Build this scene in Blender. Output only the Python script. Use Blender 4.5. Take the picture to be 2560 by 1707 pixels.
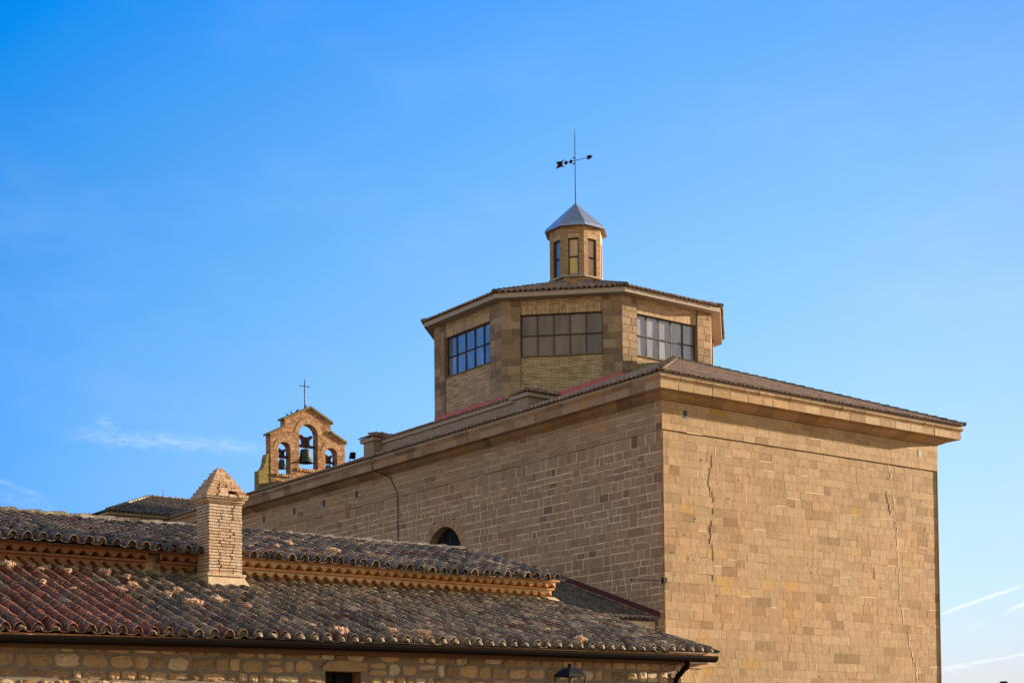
import bpy, math, random
from math import sin, cos, tan, pi, radians, sqrt, atan2
import numpy as np
from mathutils import Matrix, Vector

for _o in list(bpy.data.objects):
    bpy.data.objects.remove(_o)
S = bpy.context.scene
COL = S.collection
random.seed(11)
R = random.random
U = random.uniform

# ------------------------------------------------------------------ camera
EYE = 2.6
cam = bpy.data.cameras.new('camera'); camo = bpy.data.objects.new('camera', cam); COL.objects.link(camo)
cam.sensor_width = 36; cam.sensor_fit = 'HORIZONTAL'; cam.lens = 36 * 3907.8 / 2560
cam.shift_y = (1739.17 - 853.5) / 2560
cam.clip_start = .1; cam.clip_end = 5000
PITCH, ROLL = .0369, -.0096
camo.matrix_world = Matrix.Translation((0, 0, EYE)) @ Matrix.Rotation(pi / 2 + PITCH, 4, 'X') @ Matrix.Rotation(ROLL, 4, 'Z')
S.camera = camo

# ------------------------------------------------------------------ light
SUN_AZ, SUN_EL = radians(63.5), radians(10.5)
sun = bpy.data.lights.new('sun', 'SUN'); suno = bpy.data.objects.new('sun', sun); COL.objects.link(suno)
sun.energy = 4.4; sun.angle = radians(.5); sun.color = (1.0, .78, .52)
sd = Vector((sin(SUN_AZ) * cos(SUN_EL), cos(SUN_AZ) * cos(SUN_EL), sin(SUN_EL)))
suno.rotation_euler = sd.to_track_quat('Z', 'Y').to_euler()
suno.location = (60, 30, 60)

S.view_settings.view_transform = 'Standard'; S.view_settings.look = 'None'
S.view_settings.exposure = 2.2; S.view_settings.gamma = 1
S.cycles.max_bounces = 6
S.cycles.use_denoising = True


class NT:
    """small helper round a node tree"""
    def __init__(s, nt):
        s.nt = nt; s.n = nt.nodes; s.l = nt.links
    def node(s, t, **k):
        n = s.n.new(t)
        for a, b in k.items(): setattr(n, a, b)
        return n
    def put(s, sock, v):
        if isinstance(v, bpy.types.NodeSocket): s.l.new(v, sock)
        elif v is not None:
            try: sock.default_value = v
            except Exception: sock.default_value = (*v, 1.0)
    def math(s, op, a, b=None, c=None, clamp=False):
        n = s.node('ShaderNodeMath', operation=op, use_clamp=clamp)
        for i, v in enumerate((a, b, c)):
            if v is not None: s.put(n.inputs[i], v)
        return n.outputs[0]
    def mix(s, f, a, b, mode='MIX'):
        n = s.node('ShaderNodeMix', data_type='RGBA', blend_type=mode)
        s.put(n.inputs[0], f); s.put(n.inputs[6], a); s.put(n.inputs[7], b)
        return n.outputs[2]
    def ramp(s, f, stops, interp='LINEAR'):
        n = s.node('ShaderNodeValToRGB'); s.put(n.inputs[0], f)
        cr = n.color_ramp; cr.interpolation = interp
        while len(cr.elements) < len(stops): cr.elements.new(.5)
        for e, (p, c) in zip(cr.elements, stops):
            e.position = p; e.color = (c if hasattr(c, '__len__') else (c, c, c)) + (1,) if hasattr(c, '__len__') else (c, c, c, 1)
        return n.outputs[0]
    def noise(s, scale, detail=4, rough=.6, vec=None, dist=0, out=0):
        n = s.node('ShaderNodeTexNoise'); n.inputs['Scale'].default_value = scale
        n.inputs['Detail'].default_value = detail; n.inputs['Roughness'].default_value = rough
        n.inputs['Distortion'].default_value = dist
        if vec is not None: s.l.new(vec, n.inputs['Vector'])
        return n.outputs[out]
    def smooth(s, x, a, b):
        n = s.node('ShaderNodeMapRange', interpolation_type='SMOOTHSTEP')
        s.put(n.inputs[0], x); n.inputs[1].default_value = a; n.inputs[2].default_value = b
        return n.outputs[0]
    def scale_vec(s, v, sc):
        n = s.node('ShaderNodeVectorMath', operation='MULTIPLY'); s.l.new(v, n.inputs[0]); n.inputs[1].default_value = sc
        return n.outputs[0]


# ------------------------------------------------------------------ world
def make_world():
    w = bpy.data.worlds.new('World'); S.world = w; w.use_nodes = True
    t = NT(w.node_tree); t.n.clear()
    sky = t.node('ShaderNodeTexSky', sky_type='NISHITA'); sky.sun_disc = False
    sky.sun_elevation = SUN_EL; sky.sun_rotation = SUN_AZ
    sky.altitude = 500; sky.air_density = 1.0; sky.dust_density = .6; sky.ozone_density = 3.0
    tc = t.node('ShaderNodeTexCoord'); sep = t.node('ShaderNodeSeparateXYZ'); t.l.new(tc.outputs['Generated'], sep.inputs[0])
    az = t.math('MULTIPLY', t.math('ARCTAN2', sep.outputs[0], sep.outputs[1]), 180 / pi)
    el = t.math('MULTIPLY', t.math('ARCSINE', sep.outputs[2]), 180 / pi)
    # clear deep-blue northern sky, paler towards the sun; warm tint added behind the camera to warm and lift the shaded walls
    uu = t.math('DIVIDE', t.math('MINIMUM', t.math('MAXIMUM', az, -24.0), 24.0), 20.0)
    vv = t.math('DIVIDE', t.math('SUBTRACT', t.math('MINIMUM', t.math('MAXIMUM', el, 1.0), 29.0), 14.0), 14.0)
    terms = [None, uu, vv, t.math('MULTIPLY', uu, vv), t.math('MULTIPLY', vv, vv), t.math('MULTIPLY', uu, uu)]
    def grade(k):
        v = k[0]
        for q, x in zip(k[1:], terms[1:]): v = t.math('MULTIPLY_ADD', x, q, v)
        return t.math('MAXIMUM', v, .02)
    cc = t.node('ShaderNodeCombineColor')
    for i_, k in enumerate(([1.0035, 0.3429, -0.1113, 0.0846, -0.5134, -0.3171], [1.1929, 0.0645, 0.2376, -0.0068, -0.2973, -0.2669], [1.2852, -0.2343, 0.271, 0.081, 0.2532, -0.1548])): t.l.new(grade(k), cc.inputs[i_])
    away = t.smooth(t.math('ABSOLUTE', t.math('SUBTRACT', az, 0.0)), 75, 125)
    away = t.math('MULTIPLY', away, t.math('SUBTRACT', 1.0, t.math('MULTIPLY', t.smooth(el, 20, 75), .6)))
    fac = t.mix(away, cc.outputs[0], WARM_FILL)
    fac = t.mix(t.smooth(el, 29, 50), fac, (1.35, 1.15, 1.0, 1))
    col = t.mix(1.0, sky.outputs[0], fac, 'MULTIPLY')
    # cirrus and contrails, laid out by compass bearing and height above the horizon
    cv = t.node('ShaderNodeCombineXYZ'); t.l.new(az, cv.inputs[0]); t.l.new(el, cv.inputs[1])
    def streak(a0, e0, a1, e1, w0, amt, breakup=.0):
        L = sqrt((a1 - a0) ** 2 + (e1 - e0) ** 2); dx, dy = (a1 - a0) / L, (e1 - e0) / L
        wob = t.math('MULTIPLY', t.math('SUBTRACT', t.noise(1.4, 3, .6, cv.outputs[0]), .5), w0 * 1.6)
        pa = t.math('SUBTRACT', az, a0); pe = t.math('SUBTRACT', el, e0)
        al = t.math('ADD', t.math('MULTIPLY', pa, dx), t.math('MULTIPLY', pe, dy))
        pr = t.math('ADD', t.math('ADD', t.math('MULTIPLY', pa, -dy), t.math('MULTIPLY', pe, dx)), wob)
        m = t.math('SUBTRACT', 1.0, t.smooth(t.math('ABSOLUTE', pr), 0, w0))
        m = t.math('MULTIPLY', m, t.smooth(al, -.15 * L, .3 * L))
        m = t.math('MULTIPLY', m, t.math('SUBTRACT', 1.0, t.smooth(al, .75 * L, 1.1 * L)))
        if breakup:
            m = t.math('MULTIPLY', m, t.smooth(t.noise(1.8, 5, .65, t.scale_vec(cv.outputs[0], (1, 3.5, 1))), .5 - breakup, .75))
        return t.math('MULTIPLY', m, amt)
    ms = [streak(-15.9, 11.35, -8.6, 11.05, .40, .26, .25), streak(-14.9, 11.95, -14.0, 11.15, .4, .2, .2),
          streak(-18.6, 9.75, -16.6, 9.1, .16, .15, .3), streak(-18.4, 9.2, -16.0, 8.6, .5, .12, .2),
          streak(15.3, 4.75, 18.2, 5.7, .10, .62), streak(17.55, 4.75, 19.5, 5.6, .11, .6),
          streak(15.3, 2.8, 17.0, 3.12, .14, .75, .3), streak(16.5, 3.05, 17.9, 3.2, .07, .5), streak(17.6, 3.25, 19.5, 3.4, .08, .6),
          streak(16.2, 4.2, 16.9, 4.45, .1, .3, .2)]
    m = ms[0]
    for q in ms[1:]: m = t.math('MAXIMUM', m, q)
    haze = t.math('MULTIPLY', t.smooth(t.noise(.09, 4, .6, t.scale_vec(cv.outputs[0], (1, 2.2, 1))), .45, .8), .06)
    m = t.math('ADD', m, haze, clamp=True)
    col = t.mix(m, col, CLOUD_COL)
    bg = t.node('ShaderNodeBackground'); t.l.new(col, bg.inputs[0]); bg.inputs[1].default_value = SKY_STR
    out = t.node('ShaderNodeOutputWorld'); t.l.new(bg.outputs[0], out.inputs[0])

WARM_FILL = (3.5, 2.05, 1.15, 1); SKY_STR = .05
CLOUD_COL = (4.6, 4.8, 4.9, 1)
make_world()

# ------------------------------------------------------------------ materials
MAT = {}
def principled(name):
    m = bpy.data.materials.new(name); m.use_nodes = True; MAT[name] = m
    t = NT(m.node_tree); b = t.n['Principled BSDF']; b.inputs['Roughness'].default_value = .85
    b.inputs['Specular IOR Level'].default_value = .25
    return m, t, b

def bump(t, b, h, strength=.5, dist=.02):
    n = t.node('ShaderNodeBump'); n.inputs['Strength'].default_value = strength; n.inputs['Distance'].default_value = dist
    t.l.new(h, n.inputs['Height']); t.l.new(n.outputs[0], b.inputs['Normal'])

def attr(t, name):
    return t.node('ShaderNodeAttribute', attribute_name=name).outputs['Fac']

def coord(t, which='Object'):
    return t.node('ShaderNodeTexCoord').outputs[which]

def mat_stone(name, stops, grain=40, pits=.5, stain=.35, bstr=.6):
    """cut stone: one colour per block (attribute tone), veins, pits and blotchy weathering"""
    m, t, b = principled(name); co = coord(t)
    base = t.ramp(attr(t, 'tone'), stops)
    n1 = t.noise(grain * .12, 5, .65, co); n2 = t.noise(grain, 4, .7, co); n3 = t.noise(.35, 4, .6, co)
    c = t.mix(t.math('MULTIPLY', t.smooth(n1, .35, .75), .4), base, t.mix(1.0, base, (.62, .56, .5, 1), 'MULTIPLY'))
    c = t.mix(t.math('MULTIPLY', t.smooth(n3, .45, .7), stain), c, t.mix(1.0, c, (1.1, .82, .6, 1), 'MULTIPLY'))
    streak = t.noise(7, 4, .6, t.scale_vec(co, (1, 1, .14)))
    c = t.mix(t.math('MULTIPLY', t.smooth(streak, .5, .72), .4), c, t.mix(1.0, c, (.68, .66, .64, 1), 'MULTIPLY'))
    tool = t.noise(26, 3, .7, t.scale_vec(co, (1, 1, .12)))
    c = t.mix(t.math('MULTIPLY', t.smooth(tool, .45, .65), .3), c, t.mix(1.0, c, (.74, .72, .70, 1), 'MULTIPLY'))
    big = t.noise(.22, 5, .65, co)
    c = t.mix(t.math('MULTIPLY', t.smooth(big, .48, .68), stain), c, t.mix(1.0, c, (.78, .74, .70, 1), 'MULTIPLY'))
    pit = t.smooth(n2, .66, .76)
    c = t.mix(t.math('MULTIPLY', pit, pits), c, (.09, .06, .04, 1))
    t.l.new(c, b.inputs['Base Color'])
    h = t.math('ADD', t.math('MULTIPLY', n1, .7), t.math('ADD', t.math('MULTIPLY', n2, .4), t.math('MULTIPLY', pit, -.6)))
    bump(t, b, h, bstr, .035)
    return m

SAND = [(0, (.145, .088, .044)), (.2, (.215, .14, .072)), (.5, (.275, .188, .102)), (.8, (.325, .23, .135)), (.93, (.36, .26, .16)), (1.0, (.33, .20, .06))]
mat_stone('sandstone', SAND, bstr=.8, pits=.75, stain=.55)
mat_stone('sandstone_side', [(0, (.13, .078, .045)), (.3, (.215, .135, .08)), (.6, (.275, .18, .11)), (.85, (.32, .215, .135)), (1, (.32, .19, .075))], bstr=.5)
mat_stone('pier_stone', [(0, (.13, .088, .055)), (.5, (.22, .155, .10)), (1, (.31, .225, .145))], pits=.6)
mat_stone('gable_brick', [(0, (.16, .08, .04)), (.4, (.42, .27, .15)), (1, (.60, .44, .27))], grain=60, pits=.3)
mat_stone('rubble', [(0, (.15, .10, .055)), (.3, (.23, .16, .09)), (.6, (.31, .215, .12)), (.85, (.36, .24, .13)), (1, (.38, .30, .21))], grain=45, bstr=1.4, pits=.8)
mat_stone('chimney_brick', [(0, (.27, .12, .07)), (.1, (.36, .21, .135)), (.3, (.40, .29, .20)), (.8, (.46, .37, .28)), (1, (.42, .37, .31))], grain=45, pits=.85, bstr=1.6)

def mat_plain(name, col, rough=.85, noise_amt=.3, scale=6, metal=0, bstr=.3, dark=(.6, .55, .5, 1), spec=.25):
    m, t, b = principled(name); co = coord(t)
    n = t.noise(scale, 6, .65, co)
    c = t.mix(t.math('MULTIPLY', t.smooth(n, .35, .7), noise_amt), (*col, 1), t.mix(1.0, (*col, 1), dark, 'MULTIPLY'))
    t.l.new(c, b.inputs['Base Color']); b.inputs['Roughness'].default_value = rough; b.inputs['Metallic'].default_value = metal
    b.inputs['Specular IOR Level'].default_value = spec
    if bstr: bump(t, b, t.noise(scale * 6, 4, .6, co), bstr, .01)
    return m
mat_plain('mortar_light', (.52, .39, .295), scale=9, bstr=.6)
mat_plain('mortar_tan', (.36, .245, .145), scale=5, bstr=.8, noise_amt=.6, dark=(.5, .44, .4, 1))
mat_plain('mortar_grey', (.155, .13, .11), scale=12, bstr=1.6, noise_amt=.6)
mat_plain('repair_mortar', (.58, .47, .34), scale=9)
mat_plain('crack', (.03, .022, .016), bstr=0)
mat_plain('plaster', (.25, .195, .145), scale=3, noise_amt=.5)
mat_plain('wall_plaster', (.46, .36, .25), scale=6, noise_amt=.5, bstr=.8)
mat_plain('concrete', (.31, .255, .215), scale=8, noise_amt=.35)
mat_plain('pink_membrane', (.42, .11, .13), scale=3, noise_amt=.3)
mat_plain('red_flashing', (.07, .014, .011), scale=5, rough=.6)
mat_plain('moss_sill', (.13, .085, .03), scale=9, noise_amt=.8)
mat_plain('slab_brick', (.46, .24, .11), scale=14, noise_amt=.6)
mat_plain('slab_under_shade', (.075, .042, .022), scale=14, noise_amt=.6)  # brick slab darkened: shade beneath the gutter put into its colour
mat_plain('slab_brick_dark', (.21, .10, .052), scale=14, noise_amt=.6)
mat_plain('tile_corbel', (.44, .19, .05), scale=14, noise_amt=.5)
mat_plain('tile_mortar', (.21, .17, .125), scale=22, noise_amt=.95, dark=(.12, .10, .09, 1), bstr=1.4)
mat_plain('iron', (.008, .006, .006), rough=.7, bstr=0, spec=.1)
mat_plain('tile_gap_shade', (.045, .03, .025))  # near-black boarding colour paints the shade between the tiles
mat_plain('rusty_iron', (.022, .009, .008), rough=.8, scale=20, spec=.1)
mat_plain('gutter_metal', (.006, .004, .0035), rough=.7, bstr=0, spec=.02)
mat_plain('lamp_metal', (.010, .010, .013), rough=.5, bstr=0, spec=.04)
mat_plain('window_steel', (.02, .022, .026), rough=.5, bstr=0)
mat_plain('vent_metal', (.018, .03, .05), rough=.5, bstr=0)
mat_plain('vent_grey', (.22, .24, .27), rough=.6, bstr=0)
mat_plain('bronze', (.035, .045, .034), rough=.5, metal=.3, scale=12, noise_amt=.5)
mat_plain('yoke_wood', (.055, .028, .022), scale=14, noise_amt=.5)
mat_plain('moss_coping', (.14, .105, .04), scale=9, noise_amt=.7)
mat_plain('bird_black', (.012, .012, .014), bstr=0)
mat_plain('dark_room', (.012, .011, .01), bstr=0)
mat_plain('door_wood', (.16, .075, .03), scale=8)
mat_plain('stalk', (.50, .35, .26), scale=60, noise_amt=.5, bstr=0)
mat_plain('green_leaf', (.10, .13, .025), scale=60, bstr=0)
mat_plain('earth', (.42, .31, .20), scale=.3, noise_amt=.5)
mat_plain('white_cable', (.6, .6, .58), bstr=0)

def mat_zinc():
    m, t, b = principled('zinc'); co = coord(t)
    n = t.noise(5, 5, .6, co)
    t.l.new(t.ramp(n, [(.3, (.44, .45, .48)), (.7, (.74, .72, .71))]), b.inputs['Base Color'])
    b.inputs['Metallic'].default_value = .92; b.inputs['Roughness'].default_value = .36
    bump(t, b, t.noise(2.5, 3, .5, co), .5, .05)
mat_zinc()

def mat_brick(name, c1, c2, mortar, bw, bh, moss=None, soldier=False, holes=True, rough_big=.0):
    m, t, b = principled(name); uv = coord(t, 'UV'); co = coord(t)
    br = t.node('ShaderNodeTexBrick')
    sep = t.node('ShaderNodeSeparateXYZ'); t.l.new(uv, sep.inputs[0]); cmb = t.node('ShaderNodeCombineXYZ')
    wob = t.math('MULTIPLY', t.math('SUBTRACT', t.noise(2.2, 2, .5, co), .5), bh * .9)
    u, v = sep.outputs[0], t.math('ADD', sep.outputs[1], wob)
    if soldier: u, v = v, u
    t.l.new(u, cmb.inputs[0]); t.l.new(v, cmb.inputs[1]); t.l.new(cmb.outputs[0], br.inputs['Vector'])
    br.inputs['Scale'].default_value = 1; br.inputs['Brick Width'].default_value = bw; br.inputs['Row Height'].default_value = bh
    br.inputs['Mortar Size'].default_value = bh * .13; br.inputs['Mortar Smooth'].default_value = .3; br.inputs['Bias'].default_value = 0
    br.inputs['Color1'].default_value = (0, 0, 0, 1); br.inputs['Color2'].default_value = (1, 1, 1, 1); br.inputs['Mortar'].default_value = (.5, .5, .5, 1)
    tone = br.outputs['Color']
    n = t.noise(14, 5, .65, co)
    c = t.mix(tone, (*c1, 1), (*c2, 1))
    c = t.mix(t.math('MULTIPLY', t.smooth(n, .4, .7), .45), c, t.mix(1.0, c, (.6, .52, .46, 1), 'MULTIPLY'))
    c = t.mix(br.outputs['Fac'], c, (*mortar, 1))
    if holes:
        hn = t.smooth(t.noise(9, 2, .5, t.scale_vec(co, (1, 1, 1.8))), .72, .76)
        c = t.mix(t.math('MULTIPLY', hn, .85), c, (.05, .035, .025, 1))
    if rough_big:
        c = t.mix(t.math('MULTIPLY', t.smooth(t.noise(5, 5, .75, co), .42, .62), rough_big), c, t.mix(1.0, c, (.48, .42, .38, 1), 'MULTIPLY'))
    if moss is not None:
        sz = t.node('ShaderNodeSeparateXYZ'); t.l.new(co, sz.inputs[0])
        mk = t.math('MULTIPLY', t.math('SUBTRACT', 1.0, t.smooth(t.math('ADD', sz.outputs[moss[0]], t.math('MULTIPLY', n, moss[3])), moss[1], moss[2])), .9)
        mk = t.math('MULTIPLY', mk, t.smooth(t.noise(6, 4, .7, co), .25, .5))
        c = t.mix(t.math('MULTIPLY', mk, .8), c, t.mix(tone, (.09, .085, .02, 1), (.26, .22, .045, 1)))
    t.l.new(c, b.inputs['Base Color'])
    h = t.math('ADD', t.math('MULTIPLY', br.outputs['Fac'], -1.0), t.math('ADD', t.math('MULTIPLY', tone, .5), t.math('MULTIPLY', n, .8)))
    bump(t, b, h, .9, .012)
    return m
mat_brick('buff_brick', (.28, .19, .11), (.50, .36, .225), (.12, .08, .05), .36, .062)
mat_brick('buff_soldier', (.28, .19, .11), (.50, .36, .225), (.12, .08, .05), .6, .058, soldier=True, holes=False)
mat_brick('lantern_brick', (.25, .155, .085), (.46, .30, .165), (.11, .07, .04), .26, .06)
mat_brick('lantern_soldier', (.42, .28, .16), (.55, .38, .22), (.15, .10, .06), .6, .058, soldier=True, holes=False)
mat_brick('orange_brick', (.17, .075, .035), (.47, .28, .145), (.30, .19, .10), .26, .062, rough_big=.75)
mat_brick('mossy_brick', (.17, .075, .035), (.47, .28, .145), (.30, .19, .10), .26, .062, moss=(0, 1.05, 1.35, .5), rough_big=.5)

def mat_tile(name, stops, lichen=.5, pale=.6, soot=.6, var=.5):
    m, t, b = principled(name); co = coord(t)
    base = t.ramp(attr(t, 'tint'), stops)
    tone = attr(t, 'tone')
    c = t.mix(1.0, base, t.ramp(tone, [(0, .95 - var), (1, .95 + var)]), 'MULTIPLY')
    n1 = t.noise(5.5, 6, .7, co); n2 = t.noise(28, 5, .7, co); n3 = t.noise(1.3, 4, .6, co)
    lk = t.math('MULTIPLY', t.smooth(t.math('ADD', n1, t.math('MULTIPLY', tone, .12)), .50, .58), soot)
    c = t.mix(lk, c, (.018, .016, .016, 1))
    pk = t.math('MULTIPLY', t.smooth(n2, .52, .62), t.math('MULTIPLY', t.smooth(n3, .36, .56), pale))
    c = t.mix(pk, c, (.46, .41, .35, 1))
    ok = t.math('MULTIPLY', t.smooth(t.noise(13, 4, .6, co), .62, .7), lichen * .5)
    c = t.mix(ok, c, (.26, .18, .07, 1))
    t.l.new(c, b.inputs['Base Color']); b.inputs['Roughness'].default_value = .8
    bump(t, b, t.math('ADD', n2, t.math('MULTIPLY', n1, 1.5)), .7, .012)
    return m
mat_tile('old_tile', [(0, (.085, .06, .044)), (.3, (.20, .138, .095)), (.55, (.35, .24, .15)), (.75, (.48, .34, .21)), (.86, (.20, .06, .034)), (.94, (.25, .08, .045)), (1, (.42, .11, .04))])
mat_tile('church_tile', [(0, (.24, .15, .11)), (.5, (.36, .24, .175)), (1, (.45, .32, .235))], lichen=.15, pale=.15, soot=.12, var=.2)
mat_tile('ridge_tile', [(0, (.15, .125, .105)), (.8, (.32, .27, .215)), (.9, (.32, .27, .21)), (1, (.45, .11, .045))], soot=.6, pale=.8)

def mat_glass(name, c, rough=.12, spec=.9, metal=0, coat=.6):
    m, t, b = principled(name); b.inputs['Metallic'].default_value = metal
    tone = attr(t, 'tone'); co = coord(t)
    n = t.noise(1.6, 4, .6, t.scale_vec(co, (1.6, 1.6, .5)))
    n = t.smooth(n, .3, .7)
    cc = t.mix(t.math('ADD', t.math('MULTIPLY', tone, .5), t.math('MULTIPLY', n, .5)), (c[0] * .6, c[1] * .62, c[2] * .68, 1), (c[0] * 1.4, c[1] * 1.35, c[2] * 1.25, 1))
    t.l.new(cc, b.inputs['Base Color']); b.inputs['Roughness'].default_value = rough; b.inputs['Specular IOR Level'].default_value = spec
    b.inputs['Coat Weight'].default_value = coat; b.inputs['Coat Roughness'].default_value = .05
    return m
mat_glass('glass_sky_tint', (.18, .205, .25), .08, .5, metal=.5)  # bluish base colour stands in for sky reflected in the left panes
mat_glass('glass_grey', (.125, .088, .078), .3, .3, coat=.15)
mat_glass('glass_pale', (.19, .195, .25), .25, .6)
mat_glass('glass_amber', (.42, .25, .12), .3, .4)
mat_glass('glass_sunglow', (.62, .40, .06), .3, .4)  # gold base colour paints sunlight shining through the pane
mat_glass('glass_dark', (.010, .011, .014), .6, .03, coat=0)

# ------------------------------------------------------------------ mesh builder
class MB:
    def __init__(s):
        s.v = []; s.f = []; s.m = []; s.t = []; s.g = []; s.sm = []
    def add(s, vs, fs, mat=0, tone=None, tint=.5, smooth=False):
        o = len(s.v); s.v += [tuple(v) for v in vs]
        if tone is None: tone = R()
        for f in fs:
            s.f.append([i + o for i in f]); s.m.append(mat); s.t.append(tone); s.g.append(tint); s.sm.append(smooth)
    def quad(s, a, b, c, d, mat=0, tone=None, tint=.5): s.add([a, b, c, d], [(0, 1, 2, 3)], mat, tone, tint)
    def hexa(s, p, mat=0, tone=None, tint=.5):
        s.add(p, [(0, 3, 2, 1), (4, 5, 6, 7), (0, 1, 5, 4), (1, 2, 6, 5), (2, 3, 7, 6), (3, 0, 4, 7)], mat, tone, tint)
    def box(s, x0, x1, y0, y1, z0, z1, mat=0, tone=None, tint=.5):
        s.hexa([(x0, y0, z0), (x1, y0, z0), (x1, y1, z0), (x0, y1, z0), (x0, y0, z1), (x1, y0, z1), (x1, y1, z1), (x0, y1, z1)], mat, tone, tint)
    def prism(s, poly, f0, f1, mat=0, tone=None, tint=.5):
        """poly: list of 2-d points, f0/f1 map a 2-d point to the near and far 3-d point"""
        n = len(poly); s.add([f0(p) for p in poly] + [f1(p) for p in poly],
                             [tuple(range(n)), tuple(range(2 * n - 1, n - 1, -1))] + [(i, (i + 1) % n, n + (i + 1) % n, n + i) for i in range(n)], mat, tone, tint)
    def tube(s, pts, r, seg=8, mat=0, tone=None, caps=True):
        pts = [Vector(p) for p in pts]; rs = r if hasattr(r, '__len__') else [r] * len(pts)
        vs = []; prev = None
        for i, p in enumerate(pts):
            d = (pts[min(i + 1, len(pts) - 1)] - pts[max(i - 1, 0)]).normalized()
            if prev is None:
                a = Vector((0, 0, 1)) if abs(d.z) < .9 else Vector((1, 0, 0))
                u = d.cross(a).normalized()
            else: u = (prev - d * prev.dot(d)).normalized()
            prev = u; w = d.cross(u)
            vs += [p + (u * cos(2 * pi * k / seg) + w * sin(2 * pi * k / seg)) * rs[i] for k in range(seg)]
        fs = [(i * seg + k, i * seg + (k + 1) % seg, (i + 1) * seg + (k + 1) % seg, (i + 1) * seg + k) for i in range(len(pts) - 1) for k in range(seg)]
        s.add(vs, fs, mat, tone, smooth=True)
        if caps: s.add(vs[:seg] + vs[-seg:], [tuple(range(seg)), tuple(range(2 * seg - 1, seg - 1, -1))], mat, tone)
    def lathe(s, prof, cx, cy, seg=24, mat=0, tone=None):
        vs = [(cx + r * cos(2 * pi * k / seg), cy + r * sin(2 * pi * k / seg), z) for r, z in prof for k in range(seg)]
        s.add(vs, [(i * seg + k, i * seg + (k + 1) % seg, (i + 1) * seg + (k + 1) % seg, (i + 1) * seg + k) for i in range(len(prof) - 1) for k in range(seg)], mat, tone, smooth=True)
    def build(s, name, mats, parent=None, **props):
        me = bpy.data.meshes.new(name)
        o0 = parent['_o'] if parent is not None and '_o' in parent else (0, 0, 0)
        v = np.array(s.v, float).reshape(-1, 3) - np.array(o0)[None, :]
        me.from_pydata(v.tolist(), [], s.f)
        for x in ([mats] if isinstance(mats, str) else mats): me.materials.append(MAT[x])
        me.polygons.foreach_set('material_index', s.m)
        me.polygons.foreach_set('use_smooth', s.sm)
        for nm, vals in (('tone', s.t), ('tint', s.g)):
            at = me.attributes.new(nm, 'FLOAT', 'FACE'); at.data.foreach_set('value', vals)
        me.update()
        # metric uv: u along the horizontal tangent, v up the face
        npoly = len(me.polygons); nrm = np.zeros(npoly * 3); me.polygons.foreach_get('normal', nrm); nrm = nrm.reshape(-1, 3)
        lt = np.zeros(npoly, int); me.polygons.foreach_get('loop_total', lt)
        lv = np.zeros(len(me.loops), int); me.loops.foreach_get('vertex_index', lv)
        pn = np.repeat(nrm, lt, axis=0); hn = np.hypot(pn[:, 0], pn[:, 1])
        flat = hn < .05; tx = np.where(flat, 1, -pn[:, 1] / np.maximum(hn, 1e-6)); ty = np.where(flat, 0, pn[:, 0] / np.maximum(hn, 1e-6))
        T = np.stack([tx, ty, np.zeros_like(tx)], 1); B = np.cross(pn, T); P = np.array(s.v, float).reshape(-1, 3)[lv]
        uv = me.uv_layers.new(name='UVMap'); uv.data.foreach_set('uv', np.stack([(P * T).sum(1), (P * B).sum(1)], 1).ravel())
        ob = bpy.data.objects.new(name, me); COL.objects.link(ob)
        if parent is not None: ob.parent = parent
        for k, x in props.items(): ob[k] = x
        return ob

ROT = radians(90 - 53.4866)
CH = (5.1713, 52.6); HO = (-2.03, 24.0)
_c, _s = cos(ROT), sin(ROT)
def to_world(fr, a, b): return fr[0] + a * _c - b * _s, fr[1] + a * _s + b * _c
def thing(name, label, cat, fr, o=(0, 0, 0), group=None):
    """an empty at the thing's base; children are modelled in the frame (a along the front, b into the depth, height)"""
    e = bpy.data.objects.new(name, None); COL.objects.link(e)
    x, y = to_world(fr, o[0], o[1]); e.location = (x, y, o[2]); e.rotation_euler = (0, 0, ROT)
    e['_o'] = list(o); e['label'] = label; e['category'] = cat; e.empty_display_size = .3
    if group: e['group'] = group
    return e
def Z(h): return h + EYE      # heights below are measured from the eye

class Face:
    """a vertical plane: s along it, d outward, z up"""
    def __init__(f, o, u, n): f.o, f.u, f.n = o, u, n
    def __call__(f, s, d, z): return (f.o[0] + f.u[0] * s + f.n[0] * d, f.o[1] + f.u[1] * s + f.n[1] * d, z)

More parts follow.
